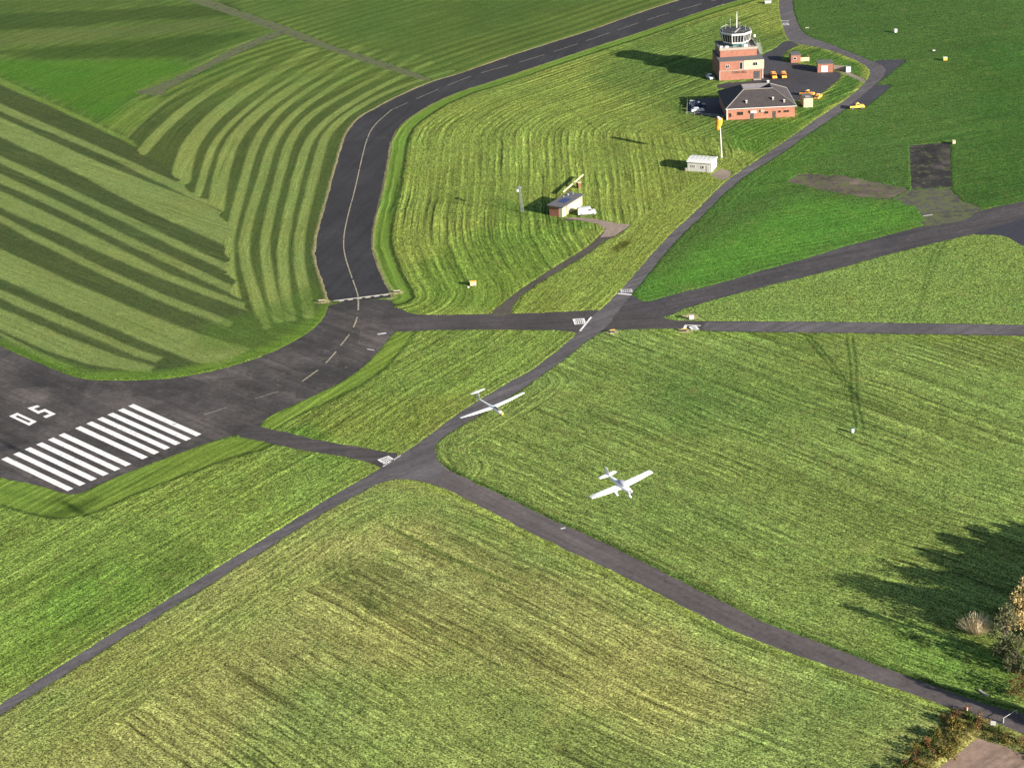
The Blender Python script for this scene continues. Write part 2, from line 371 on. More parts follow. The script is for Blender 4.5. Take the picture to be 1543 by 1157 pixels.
# centre lines that separate the fields (the borders hide under the roads)
acc_M = [((a[0]+b[0])/2, (a[1]+b[1])/2) for a, b in zip(acc_W, acc_W)]
accC = [(1183,-60),(1184,0),(1186,26),(1192,44),(1205,60),(1242,69),(1281,83),(1312,98),(1322,106),(1318,118),(1303,133),(1273,159),(1234,184),(1180,223),(1136,251),(1095,280),(1053,323),(1023,349),(994,380),(967,412),(941,442),(919,467),(899,489),(883,504),(843,536),(800,568),(757,593),(699,628),(650,665),(612,690),(560,722),(497,757),(418,807),(316,871),(237,921),(158,969),(79,1019),(0,1069),(-90,1126),(-260,1230)]
botC = [(612,690),(640,706),(680,722),(740,752),(820,790),(900,830),(983,870),(1067,915),(1160,957),(1233,982),(1296,1004),(1380,1035),(1442,1056),(1543,1090),(1640,1120),(1800,1170)]
taxC = [(1220,-44),(1140,-20),(1067,4),(996,24),(922,49),(855,73),(788,97),(722,120),(673,140),(640,152),(600,170),(565,190),(552,210),(545,240),(532,290),(520,340),(516,372),(524,405),(538,440),(543,470)]
# R2 inside the bend
i2 = region(taxC+[(600,487),(760,486),(890,486)]+accC[:24][::-1], S(134, 150, 68), .75, taxi_R, 1.0)
rows_vertical = taxi_R
# R1 upper left
i1 = region([(-500,-250)]+[(1100,-250)]+taxC+[(480,500),(400,535),(300,560),(160,572),(60,545),(-60,500),(-500,300)], S(96, 116, 56), .28, taxi_L, .4)
# R3 right, smooth bright green
i3 = region(accC[:22]+[(960,465),(1050,450),(1200,408),(1389,355),(1543,318),(1800,260),(1800,-250),(1183,-250)], S(80, 111, 50), .65, None, .35, flat=R(20))
# R4 between the two right roads
i4 = region([(960,465),(1050,450),(1200,408),(1389,355),(1543,318),(1800,260),(1800,502),(1543,497),(1023,492)], S(124, 148, 72), .85, None, .12, flat=R(0))
# R5 large centre right field
k0 = 22
i5 = region(accC[k0:30]+botC+[(1800,1170),(1800,502),(1543,497),(1023,492),(940,484)], S(124, 144, 72), .85, bot_T[3:], .85)
# R8 between runway and access road
i8 = region([(543,470),(600,487),(760,486),(890,486)]+accC[23:30]+[(500,676),(390,650),(380,600)], S(126, 146, 66), .8, acc_W[24:35], .8)
# R7 left bottom
i7 = region([(0,700),(110,740),(290,670),(390,655),(500,676),(612,690)]+accC[30:]+[(-500,1200),(-500,700)], S(126, 149, 68), .8, acc_W[31:], .75)
# R6 bottom
i6 = region(accC[29:][::-1]+botC+[(1800,1500),(-500,1500)], S(152, 156, 88), .8, acc_E[38:][::-1]+bot_B[2:], .95)

# in the bottom field the left-hand rows follow the narrow road only near it; the rest follow the wide road
lb = gp(bot_B[6:]); d0 = lb[-1]-lb[0]; d0 = d0/np.hypot(*d0); ext = np.vstack([lb[0]-d0*400, lb]); dB, aB = seg_dist(PT[i6], ext, False)
dL6, _ = seg_dist(PT[i6], gp(acc_E[38:][::-1]), False); far6 = dL6+3.0*n1[i6]+9*vnoise(X[i6], Y[i6], 14, 55, 2) > 20
far6 &= ~((dB > dL6) & (dL6 < 14)); ROW[i6[~far6], 2] = .5; ROW[i6[far6], 0] = dB[far6]; ROW[i6[far6], 1] = aB[far6]
bl_ = gp([(771,476),(800,440),(857,399),(912,358),(955,332),(1010,300),(1080,250),(1260,160),(1260,200),(1100,310),(1000,400),(940,470),(890,487)])
it = sel(bl_, 1); it = it[inside(PT[it], bl_)]; dT, aT = seg_dist(PT[it], gp(acc_W[14:26]), False); ROW[it, 0] = dT; ROW[it, 1] = aT; ROW[it, 2] = .5
# centre-right field: rows follow the wide road, bending round along the access road only beside it
lb = gp(bot_T[4:]); d0 = lb[3]-lb[0]; d0 = d0/np.hypot(*d0); ext = np.vstack([lb[0]-d0*400, lb]); dB, aB = seg_dist(PT[i5], ext, False)
dA, aA = seg_dist(PT[i5], gp(acc_E[26:37]), False); near = (dA+3*n1[i5] < 9)
ROW[i5, 0] = np.where(near, dA, dB); ROW[i5, 1] = np.where(near, aA, aB)
# large-scale tints
fill([(930,60),(1100,20),(1180,60),(1180,240),(1060,200),(960,150),(880,120)], S(98, 124, 56), 14, .85, 5)
fill([(1192,76),(1234,74),(1290,96),(1302,112),(1290,135),(1245,165),(1225,180),(1200,182),(1200,160),(1240,150),(1276,112),(1212,95),(1180,92)], S(82, 118, 48), 2, .95, 1)
fill([(1095,190),(1200,180),(1230,180),(1140,235),(1100,220)], S(84, 124, 44), 5, .8, 2)
fill([(640,380),(760,330),(880,345),(870,380),(760,470),(620,470)], S(92, 130, 46), 12, .55, 5)
fill([(740,300),(900,320),(880,345),(760,330)], S(84, 118, 44), 6, .6, 3)
fill([(1000,410),(1200,300),(1385,310),(1395,335),(1100,420),(960,450)], S(92, 142, 52), 12, .85, 4)
fill([(1450,60),(1800,60),(1800,300),(1445,310)], S(60, 100, 38), 20, .6, 5)
fill([(1190,-60),(1800,-60),(1800,60),(1200,60)], S(76, 108, 48), 25, .55, 6)
fill([(900,560),(1200,520),(1260,620),(1000,650)], S(96, 124, 58), 25, .6, 8)
fill([(560,735),(640,725),(1000,900),(1400,1065),(1440,1075),(1300,1090),(900,900),(640,780),(500,800),(400,850),(430,810)], S(126, 150, 74), 10, .7, 3)
fill([(440,1020),(700,1000),(900,1060),(1000,1120),(1300,1020),(1420,1070),(1300,1200),(300,1250),(380,1100)], S(120, 146, 72), 10, .55, 4)
fill([(1195,215),(1290,205),(1180,290),(1080,320),(1130,268)], S(84, 124, 46), 10, .6, 4)
fill([(1330,940),(1450,960),(1540,1000),(1540,1070),(1440,1045),(1330,1000)], S(112, 150, 60), 8, .5, 3)
fill([(0,1080),(200,960),(420,850),(500,870),(300,1000),(0,1200)], S(128, 148, 72), 12, .5, 4)
fill([(700,850),(900,960),(1100,1060),(1000,1090),(700,950)], S(150, 152, 82), 12, .55, 4)
fill([(930,990),(1010,940),(1040,960),(900,1060),(830,1080)], S(160, 160, 92), 5, .6, 3)
fill([(60,880),(200,850),(260,900),(100,980),(0,1000)], S(100, 134, 50), 14, .6, 5)
fill([(480,560),(600,600),(720,590),(650,650),(500,660),(430,640)], S(128, 138, 62), 8, .5, 3)
fill([(410,655),(470,640),(500,672),(430,665)], S(84, 130, 46), 4, .5, 2)
# mower / wear patches inside R6 and R7
mul([(500,850),(560,850),(900,1010),(870,1030),(640,950),(520,890)], .80, 4, 2)
mul([(620,770),(700,790),(960,920),(900,930),(700,840)], .82, 5, 2)
mul([(340,1000),(370,1010),(470,1070),(440,1080)], .62, 4, 2)
mul([(220,840),(290,830),(300,860),(240,890)], .82, 5, 3)
# R1 bands
d1, al1 = seg_dist(PT[i1], gp(taxi_L), False)
edgeL = gp(taxi_L)
def dL(px, py): return seg_dist(np.array([g(px, py)]), edgeL, False)[0][0]
zA = lambda x, y: (x*.324, y*.324)
curv = [(zA(1435,900), zA(1487,900)), (zA(1355,900), zA(1402,900)), (zA(1268,900), zA(1314,900)), (zA(1190,900), zA(1233,900)), (zA(1108,900), zA(1142,900)), (zA(990,900), zA(1080,900)), (zA(908,900), zA(948,900)), (zA(800,790), zA(890,790)), (zA(645,690), zA(735,690)), (zA(590,640), zA(615,660))]
light = S(136, 152, 80); dark = S(82, 98, 48)
tr = []
for a, b in curv: tr.append((dL(*b), dL(*a)))
def bandmask(d, tr, soft=.8):
    m = np.zeros_like(d)
    for a, b in tr: m = np.maximum(m, np.clip((d-a)/soft+.5, 0, 1)*np.clip((b-d)/soft+.5, 0, 1))
    return m
wob = n1[i1]*.35+n3[i1]*.2
mc = np.zeros(len(i1)); PW = PT[i1]+np.stack([wob*.35, wob*.35], 1)
for hw, Pl in ((1.45, [(466,478),(459,440),(450,400),(452,350),(465,300),(480,240),(491,203),(520,175),(570,145),(625,124),(680,108)]),
               (1.45, [(438,482),(428,430),(425,375),(435,320),(450,260),(463,215),(490,183),(540,150),(600,118),(650,95)]),
               (1.40, [(420,484),(404,420),(398,370),(407,320),(423,260),(437,210),(466,174),(518,143),(580,110),(630,85)]),
               (1.45, [(400,494),(382,440),(366,385),(373,335),(395,270),(410,215),(438,176),(495,135),(560,100),(600,80)]),
               (1.40, [(355,452),(343,400),(347,350),(365,285),(383,215),(418,168),(468,134),(530,95),(570,76)]),
               (2.45, [(325,318),(333,262),(348,215),(380,178),(430,140),(500,95),(540,72)]),
               (1.20, [(298,296),(310,250),(325,212),(355,180),(400,143),(460,105),(500,82)]),
               (3.00, [(272,275),(277,245),(290,212),(325,172),(372,138),(430,100),(470,76)]),
               (2.20, [(212,232),(245,195),(290,155),(350,118),(400,88)]),
               (.90, [(190,208),(225,172),(280,132),(340,98)])):
    dd_, al_ = seg_dist(PW, chaikin(gp(Pl), 2, False), False)
    mc = np.maximum(mc, np.clip((hw-dd_)/.7+.5, 0, 1))
far = np.clip((al1*0+(g(590,120)[1]*0+Y[i1])-g(500,150)[1])/90, 0, 1)      # contrast falls off with distance along the bend
inner = np.clip((mc), 0, 1)[:, None]
cc = np.array(dark)*(1-inner)+np.array(light)*inner
# beyond the last listed band, regular faint rows
ex = d1 > tr[-1][1]
reg = (.5+.5*np.sin((d1+wob)*2*math.pi/5.6))[:, None]
cc2 = np.array(S(76, 98, 44))*(1-reg*.7)+np.array(S(126, 142, 72))*reg*.7
exf = np.clip((d1-dL(345, 118))/12, 0, 1)[:, None]; cc = cc*(1-exf)+cc2*exf
near_regular = np.array(S(84, 112, 42))*(1-reg)+np.array(S(120, 140, 62))*reg
f2 = np.clip((Y[i1]-g(560,170)[1])/50, 0, 1)[:, None]
cc = cc*(1-f2)+((near_regular*.55+cc*.45))*f2
C[i1] = cc
# diagonal part
Ld = g(0, 521); Lv = g(107, 568)-Ld; Lv = Lv/np.hypot(*Lv); Ln = np.array([Lv[1], -Lv[0]])
if ((g(0, 300)-Ld) @ Ln) < 0: Ln = -Ln
diag_y = [(115,124),(157,170),(176,212),(236,246),(262,276),(288,315),(324,337),(375,421),(438,449),(463,501)]
trd = [((g(0, b)-Ld) @ Ln, (g(0, a)-Ld) @ Ln) for a, b in diag_y]
diag_poly = [(-500,-120),(-200,20),(0,118),(100,165),(155,193),(207,222),(262,262),(300,293),(335,318),(344,345),(341,380),(346,420),(352,445),(385,484),(400,505),(352,562),(250,580),(100,575),(-100,520),(-500,330)]
Ldg = gp(diag_poly); ii = sel(Ldg, 2); jj = vnoise(X[ii], Y[ii], 7, 77, 3); ii = ii[inside(PT[ii]+np.stack([jj*2.4+n3[ii]*.5, jj*1.2], 1), Ldg)]
dd = (PT[ii]-Ld) @ Ln+n1[ii]*.4+n3[ii]*.2+vnoise(X[ii], Y[ii], 60, 91, 1)*.8
al = (PT[ii]-Ld) @ Lv
dd = dd+np.clip((al-20)/60, 0, 1)*1.2
mm = np.zeros(len(ii)); PW = PT[ii]+np.stack([n1[ii]*.25+n3[ii]*.15]*2, 1)
for up, lo_ in (([(0,157),(150,223),(300,290),(345,316)], [(335,318),(290,300),(150,232),(0,169)]),
               ([(0,177),(150,246),(320,313),(350,330)], [(350,376),(330,366),(225,320),(100,254),(0,207)]),
               ([(0,235),(100,282),(200,330),(348,402)], [(348,413),(200,342),(100,294),(0,246)]),
               ([(0,262),(100,310),(200,360),(348,431)], [(348,443),(200,373),(100,323),(0,276)]),
               ([(0,288),(100,335),(150,360),(250,411),(350,451),(392,464)], [(388,474),(352,462),(300,442),(200,402),(100,358),(0,313)]),
               ([(0,324),(50,351),(150,401),(250,446),(352,486)], [(345,494),(250,458),(150,413),(50,363),(0,335)]),
               ([(0,375),(100,422),(200,465),(300,504),(378,526)], [(330,556),(290,545),(200,508),(100,465),(0,420)]),
               ([(0,437),(100,480),(200,524),(245,539)], [(235,547),(200,536),(100,494),(0,450)]),
               ([(0,464),(100,508),(180,538),(232,553)], [(225,562),(200,560),(130,549),(60,525),(0,497)]),
               ([(0,502),(60,532),(110,553)], [(100,556),(55,537),(0,507)])):
    sx_ = (up[1][1]-up[0][1])/(up[1][0]-up[0][0]); L = gp([(-260, up[0][1]-260*sx_)]+up+lo_+[(-260, lo_[-1][1]-260*sx_)])
    d_, _ = seg_dist(PW, L, True); d_ = np.where(inside(PW, L), -d_, d_); mm = np.maximum(mm, np.clip(.5-d_/.9, 0, 1))
mm = mm[:, None]
lt = np.array(S(130, 146, 80))*(1-.12*np.clip(n2[ii], 0, 1)[:, None]); dk = np.array(S(78, 92, 50))
C[ii] = dk*(1-mm)+lt*mm
ROW[ii, 0] = dd; ROW[ii, 1] = al; ROW[ii, 2] = .4
fill([(0,512),(60,535),(135,560),(240,560),(330,545),(400,520),(460,485),(490,460),(500,480),(440,520),(330,560),(230,580),(110,575),(0,530)], S(104, 136, 50), 3, .8, 1)
fill([(300,490),(390,470),(470,430),(485,455),(440,500),(380,530),(300,530)], S(88, 118, 48), 5, .55, 2)
# top-left corner areas
fill([(-500,-250),(1150,-250),(900,0),(640,80),(600,95),(560,70),(430,30),(405,52),(210,130),(150,188),(0,110),(-500,-100)], S(88, 112, 52), 10, .6, 4)
fill([(-500,20),(0,22),(200,14),(350,2),(370,22),(200,34),(0,46),(-500,60)], S(62, 82, 38), 5, .7, 3)
fill([(-500,70),(0,50),(150,42),(330,30),(360,40),(200,56),(0,72)], S(104, 118, 64), 5, .7, 3)
fill([(-500,-60),(0,0),(250,-5),(250,8),(0,18),(-500,30)], S(84, 104, 50), 5, .6, 3)
fill([(0,78),(220,60),(380,48),(300,85),(60,92)], S(62, 86, 34), 6, .7, 3)
fill([(-200,70),(0,92),(100,92),(260,90),(290,102),(215,134),(165,185),(100,160),(0,115),(-200,50)], S(84, 126, 40), 8, .9, 3)
fill([(157,188),(205,152),(245,148),(195,205)], S(120, 146, 60), 2.5, .6, 1)
fill([(390,0),(1000,-40),(900,0),(640,60),(520,50)], S(74, 102, 44), 14, .3, 5)
fill([(-10,113),(200,213),(206,222),(100,172),(-10,124)], S(124, 150, 66), 1.2, .85, .3)

# verges: mown strips along taxiway and runway
def strip(polyline, d0, d1_, c, side_idx, soft=.6, strength=1, tus=None):
    L = gp(polyline); i = sel(L, d1_+3); i = i[np.isin(i, side_idx, assume_unique=True)]
    d, al = seg_dist(PT[i], L, False); d = d+n3[i]*.25
    a = (np.clip((d-d0)/soft+.5, 0, 1)*np.clip((d1_-d)/soft+.5, 0, 1)*strength)[:, None]
    C[i] = C[i]*(1-a)+np.array(c)*a
    if tus is not None: TUS[i] = TUS[i]*(1-a[:, 0])+tus*a[:, 0]
def dR(px, py, L): return seg_dist(np.array([g(px, py)]), gp(L), False)[0][0]
w1 = dR(588, 350, taxi_R)
strip(taxi_R, 0, w1, S(118, 148, 60), i2, tus=.15)
strip(taxi_R, w1-.3, w1+.9, S(50, 72, 28), i2, .5, .85)
strip(taxi_R, w1*.35, w1*.55, S(104, 132, 50), i2, .8, .5)
strip(taxi_R, -.3, .8, S(164, 150, 112), i2, .4, .8)
rlow = [(594,499),(588,508),(575,524),(559,542),(538,560),(513,577),(479,593),(440,611),(405,628),(392,637)]
strip(rlow, 0, 5.0, S(124, 148, 60), i8, tus=.15); strip(rlow, 5.0, 5.9, S(58, 80, 32), i8, .5, .7)
rend = [(356,656),(330,661),(286,677),(220,701),(154,727),(110,746),(88,741),(55,731),(0,720),(-100,698),(-220,672)]
w2 = dR(220, 738, rend)
strip(rend, 0, w2, S(120, 146, 60), i7, tus=.15); strip(rend, w2*.4, w2*.62, S(104, 132, 52), i7, .8, .6); strip(rend, w2, w2+.9, S(54, 78, 30), i7, .5, .75)
strip(taxi_L, -.3, .7, S(156, 146, 110), i1, .4, .75)
# light strip by access road, both sides
for idx in (i7, i8, i6, i2): strip(acc_W[24:], 0, 3.5, S(136, 150, 74), idx, 1.5, .35)
strip([(1000,497),(1200,503),(1543,508),(1700,511)], 0, 4, S(122, 142, 58), i5, 1.5, .5)
strip(bot_T[3:], 0, 1.2, S(56, 80, 32), i5, .8, .7)
strip(bot_B[2:], 0, 2.0, S(132, 156, 62), i6, 1.5, .5)
# wheel tracks: dark worn pairs, and a painted mast shadow
def stroke(P, wd, c, a=.8, smooth=2):
    L = chaikin(gp(P), smooth, False); i = sel(L, wd+1.5); d, _ = seg_dist(PT[i], L, False)
    k = (np.clip((wd-d)/.4+.5, 0, 1)*a)[:, None]; C[i] = C[i]*(1-k)+np.array(c)*k
DK = S(60, 84, 34)
for P_i, P in enumerate(([(1211,504),(1240,540),(1275,582),(1292,600)], [(1218,504),(1248,538),(1283,585),(1292,597)],
          [(1276,512),(1282,550),(1283,600),(1291,645)], [(1285,510),(1291,550),(1291,600),(1302,647)],
          [(1426,360),(1404,410),(1392,450),(1375,482)], [(1415,365),(1398,400),(1388,450)],
          [(1030,178),(1045,205),(1075,222),(1110,232),(1125,245),(1128,258)], [(1022,180),(1040,212),(1072,232),(1105,238),(1117,250),(1120,262)],
          [(1095,195),(1120,208),(1165,214),(1190,208)], [(840,150),(900,195),(925,225)], [(720,400),(760,440),(775,455)],
          [(1424,720),(1422,790),(1418,880)], [(560,890),(545,960),(500,1060),(470,1120),(455,1160)],
          [(592,560),(620,600),(632,640)], [(660,700),(800,765),(960,850),(1100,905)])):
    stroke(P, .30 if P_i < 4 else .24, S(56, 82, 32) if P_i < 4 else DK, .8 if P_i < 4 else .5)
for P in ([(667,303),(720,312),(780,318)], [(600,307),(700,325),(800,340)]): stroke(P, .35, S(78, 98, 40), .35)  # mast's cast shadow painted into the tint; second line is only darker grass
stroke([(500,870),(580,925),(680,965),(760,1010)], .5, S(80, 94, 44), .6)
stroke([(660,720),(760,765),(900,835),(1100,930),(1250,990)], .3, S(70, 96, 38), 0.0)
# arcs of the mower turning
for k in range(9):
    c0 = np.array([205-k*3.0, 880.0]); a0 = 46+k*9
    stroke([(c0[0]+a0*1.2*math.cos(t), c0[1]-20+a0*.55*math.sin(t)) for t in np.linspace(-1.3, .9, 9)], .35, S(84, 110, 44), .45, 1)
for k in range(5):
    stroke([(500+k*12+60*math.cos(t)*.35, 858-k*4+30*math.sin(t)) for t in np.linspace(1.6, 3.6, 7)]+[(600+k*14, 900-k*5+30)], .35, S(88, 102, 48), .4, 1)
for k in range(7):
    stroke([(560+k*16, 760+k*10+abs(k-3)*2), (552+k*16, 775+k*9), (580+k*16, 792+k*9), (700+k*20, 850+k*8)], .3, S(88, 106, 48), .4, 1)
# hedge bank
i, a = fill(hedge_poly, S(120, 112, 62), 2, .9, 1)
# bare patches by the signs, and various small marks
for (px, py, rx, ry) in ((922,501,12,3.6),(1032,499,13,3.6),(1041,478,14,4),(486,455,11,3),(599,441,10,3.5),(942,369,16,6),(870,330,30,5)):
    if px in (942, 870): continue
    fill([(px+rx*math.cos(t), py+ry*math.sin(t)) for t in np.linspace(0, 6.28, 13)[:-1]], S(196, 186, 130), .6, .85, .4)
fill([(918,376),(940,363),(952,366),(930,381)], S(96, 96, 40), .6, .9, .2)
fill([(915,205),(965,208),(965,211),(918,207)], S(92, 96, 42), .8, 0.0, .2)
# natural tint variation
var = (1+.10*n2+.08*n1+.05*n3)[:, None]; C *= var
warm = np.clip(vnoise(X, Y, 22, 40), -1, 1)[:, None]; C *= 1+warm*np.array([.09, .0, -.03]); C *= 1.14*np.array([1.0, .995, 1.03])*1.03

# heights: grass stands a little above the paving, and ends at its edge
D = np.full(len(X), 9.0)
for nm, P in roads.items():
    if nm.startswith('bare_soil'): pass
    i, d = sdist(P, 1.6); D[i] = np.minimum(D[i], d)
ZG = np.clip((D+.16*n3+.06*rng.normal(0, 1, len(X)))*.45+.02, -.06, .13)
ZG = np.where(D > .8, ZG+.05*n3*TUS+.05*n1, ZG)
hi_, hd = sdist(gp(hedge_poly), 3); ZG[hi_] += np.clip(-hd*.35, 0, .5)
me = bpy.data.meshes.new('ground')
nv = NX*NY
me.vertices.add(nv); co = np.stack([X, Y, ZG], 1).astype(np.float32); me.vertices.foreach_set('co', co.ravel())
q = np.arange(nv).reshape(NY, NX); F = np.stack([q[:-1, :-1], q[:-1, 1:], q[1:, 1:], q[1:, :-1]], -1).reshape(-1, 4).astype(np.int32)
me.loops.add(F.size); me.loops.foreach_set('vertex_index', F.ravel())
me.polygons.add(len(F)); me.polygons.foreach_set('loop_start', np.arange(0, F.size, 4, dtype=np.int32))
try: me.polygons.foreach_set('loop_total', np.full(len(F), 4, np.int32))
except Exception: pass
me.polygons.foreach_set('use_smooth', np.ones(len(F), bool))
me.update(calc_edges=True)
at = me.attributes.new('tint', 'FLOAT_COLOR', 'POINT'); at.data.foreach_set('color', np.concatenate([np.clip(C, 0, 1), np.ones((nv, 1))], 1).astype(np.float32).ravel())
at = me.attributes.new('mowing', 'FLOAT_VECTOR', 'POINT'); at.data.foreach_set('vector', ROW.astype(np.float32).ravel())
at = me.attributes.new('tussock', 'FLOAT', 'POINT'); at.data.foreach_set('value', TUS.astype(np.float32))
def grassmat():
    m, t, b = nodes('field_grass'); p = coord(t)
    def A(n): 
        a = t.nodes.new('ShaderNodeAttribute'); a.attribute_name = n; return a
    tint = A('tint').outputs['Color']; mv = A('mowing').outputs['Vector']; tus = A('tussock').outputs['Fac']
    sp = t.nodes.new('ShaderNodeSeparateXYZ'); t.links.new(mv, sp.inputs[0])
    warp = noise(t, p, .07, 2)
    ac = math_(t, 'ADD', sp.outputs[0], mr(t, warp, 0, 1, -.8, .8))
    cb = t.nodes.new('ShaderNodeCombineXYZ'); t.links.new(ac, cb.inputs[0]); t.links.new(math_(t, 'MULTIPLY', sp.outputs[1], .022), cb.inputs[1])
    st = noise(t, cb.outputs[0], .75, 3, .55)                 # long streaks along the mowing direction
    st2 = noise(t, cb.outputs[0], .22, 3, .55)
    ph = math_(t, 'ADD', math_(t, 'MULTIPLY', ac, 2*math.pi/2.05), mr(t, noise(t, cb.outputs[0], .35, 2), 0, 1, -1.5, 1.5))
    sn = math_(t, 'SINE', ph)
    rowc = t.nodes.new('ShaderNodeCombineXYZ'); t.links.new(ac, rowc.inputs[0]); t.links.new(math_(t, 'MULTIPLY', sp.outputs[1], .20), rowc.inputs[1])
    amp = sp.outputs[2]
    # modulate rows in patches
    ampn = math_(t, 'MULTIPLY', amp, mr(t, noise(t, p, .03, 2), .35, .65, .35, 1.2))
    f1 = math_(t, 'ADD', 1.0, math_(t, 'MULTIPLY', mr(t, st, .3, .7, -.42, .42, False), ampn))
    f2 = math_(t, 'ADD', 1.0, math_(t, 'MULTIPLY', mr(t, st2, .3, .7, -.16, .16, False), ampn))
    f1 = math_(t, 'ADD', f1, math_(t, 'MULTIPLY', math_(t, 'SUBTRACT', math_(t, 'MULTIPLY', sn, .10), mr(t, sn, .4, 1, -.10, .42)), math_(t, 'MULTIPLY', ampn, mr(t, noise(t, rowc.outputs[0], .3, 2), .35, .65, .2, 1.3))))
    fa = noise(t, p, 1.25, 4, .7); fb = noise(t, rowc.outputs[0], 1.6, 4, .7)
    fm = t.nodes.new('ShaderNodeMix'); fm.data_type = 'FLOAT'; t.links.new(mr(t, amp, 0, .5, 0, .75), fm.inputs[0]); t.links.new(fa, fm.inputs[2]); t.links.new(fb, fm.inputs[3])
    fine = fm.outputs[0]; fine2 = noise(t, p, 3.6, 2, .6)
    f3 = math_(t, 'ADD', 1.0, math_(t, 'MULTIPLY', mr(t, fine, .3, .7, -.62, .62, False), math_(t, 'ADD', math_(t, 'MULTIPLY', tus, .8), .18)))
    f4 = math_(t, 'ADD', 1.0, math_(t, 'MULTIPLY', mr(t, fine2, .3, .7, -.9, .9, False), math_(t, 'ADD', math_(t, 'MULTIPLY', tus, .8), .3)))
    f = math_(t, 'MULTIPLY', math_(t, 'MULTIPLY', f1, f2), math_(t, 'MULTIPLY', f3, f4))
    f = math_(t, 'MULTIPLY', math_(t, 'POWER', math_(t, 'MAXIMUM', f, .12), mr(t, tus, .3, .8, 1.05, 1.3)), 1.04)
    base = vmul(t, tint, f)
    # dry and lush patches
    dry = mr(t, noise(t, p, .16, 5, .7), .55, .78, 0, .5)
    base = mixc(t, math_(t, 'MULTIPLY', dry, tus), base, S(168, 156, 92))
    lush = mr(t, noise(t, p, .09, 4, .65), .56, .75, 0, .45)
    lv = t.nodes.new('ShaderNodeVectorMath'); lv.operation = 'MULTIPLY'; t.links.new(base, lv.inputs[0]); lv.inputs[1].default_value = (.68, .95, .68)
    base = mixc(t, lush, base, lv.outputs[0])
    t.links.new(base, b.inputs['Base Color']); b.inputs['Roughness'].default_value = .95; b.inputs['Specular IOR Level'].default_value = .05
    h = math_(t, 'ADD', math_(t, 'MULTIPLY', math_(t, 'ADD', math_(t, 'MULTIPLY', st, ampn), math_(t, 'MULTIPLY', math_(t, 'MULTIPLY', sn, ampn), .16)), .55), math_(t, 'MULTIPLY', math_(t, 'MULTIPLY', fine, tus), .5))
    h = math_(t, 'ADD', h, math_(t, 'MULTIPLY', fine2, math_(t, 'MULTIPLY', tus, .16)))
    bp = t.nodes.new('ShaderNodeBump'); bp.inputs['Distance'].default_value = .40; bp.inputs['Strength'].default_value = .7
    t.links.new(h, bp.inputs['Height']); t.links.new(bp.outputs[0], b.inputs['Normal'])
    return m
me.materials.append(grassmat())
go = bpy.data.objects.new('ground', me); col.objects.link(go); tag(go, kind='structure')

# ------------------------------------------------------------------ painted markings
white = paint('white_marking_paint', (.56, .545, .53), .6)
yellow = paint('yellow_marking_paint', (.235, .205, .135), 1.0)
faded = paint('faded_marking_paint', (.38, .37, .36), .7)
def quads(name, Q, mat, z, label=None):
    b = MB()
    for q_ in Q: b.add([(p[0], p[1], z) for p in q_], [tuple(range(len(q_)))])
    o = b.build(name, mat); m_ = o.data
    for p in m_.polygons:
        if p.normal.z < 0: p.flip()
    return tag(o, label, kind='structure')
P1, P2, P3, P4 = g(200.9, 608.9), g(303.6, 654.3), g(1.8, 692.2), g(101.8, 740.0)
st = [10, 88, 163, 240, 317, 390, 502, 580, 655, 728, 802, 875]
Q = []
for x0 in st:
    a, b_ = (x0-10)/902, (x0-10+38)/902
    Q.append([P3+(P1-P3)*a, P4+(P2-P4)*a, P4+(P2-P4)*b_, P3+(P1-P3)*b_])
quads('threshold_stripes', Q, white, Z['m'])
z8 = lambda x, y: g(x*.2203, 560+y*.2203)
def digit(BL, BR, TL, TR, cells):
    out = []
    for (u0, v0, u1, v1) in cells:
        f = lambda u, v: (BL*(1-u)+BR*u)*(1-v)+(TL*(1-u)+TR*u)*v
        out.append([f(u0, v0), f(u1, v0), f(u1, v1), f(u0, v1)])
    return out
c0 = digit(z8(200,370), z8(252,342), z8(62,305), z8(118,282), [(0,0,1,.16),(0,.84,1,1),(0,.16,.34,.84),(.66,.16,1,.84)])
c5 = digit(z8(315,318), z8(382,290), z8(187,250), z8(255,230), [(0,0,1,.16),(.66,.16,1,.42),(0,.42,1,.58),(0,.58,.34,.84),(0,.84,1,1)])
quads('runway_number', c0+c5, white, Z['m'])
def ribbon(P, w_, dash=None, smooth=2):
    L = resample(chaikin(gp(P), smooth, False), .5, False); Q = []
    acc = 0
    for i in range(len(L)-1):
        d = L[i+1]-L[i]; ln = np.hypot(*d)
        if ln < 1e-6: continue
        n = np.array([-d[1], d[0]])/ln*w_/2
        if dash is None or (acc % (dash[0]+dash[1])) < dash[0]: Q.append([L[i]+n, L[i]-n, L[i+1]-n, L[i+1]+n])
        acc += ln
    return Q
cl = [(1150,-20),(1067,4),(1000,22),(930,46),(855,72),(788,93),(718,112),(672,130),(633,147),(590,166),(562,190),(552,212),(545,240),(534,290),(524,325),(517,360),(519,385),(529,415),(538,440),(540,449)]
quads('taxiway_centre_line', ribbon(cl[:10], .24, (13, 5))+ribbon(cl[9:], .34, (30, .8)), yellow, Z['m'])
quads('runway_lead_line', ribbon([(540,452),(540,470),(536,487),(526,505),(514,520),(500,538),(483,555),(455,575)], .42, (7, 4)), yellow, Z['m'])
quads('old_lead_line', ribbon([(420,590),(380,602),(330,618),(260,640)], .3, (6, 7)), paint('worn_yellow_paint', (.16, .15, .12), .9), Z['m'])
L_, R_ = g(497, 455), g(588, 443.5); du = (R_-L_)/np.hypot(*(R_-L_)); dn = np.array([du[1], -du[0]])
Q = [[L_, R_, R_-dn*.55, L_-dn*.55]]
wl = np.hypot(*(R_-L_)); k = 0
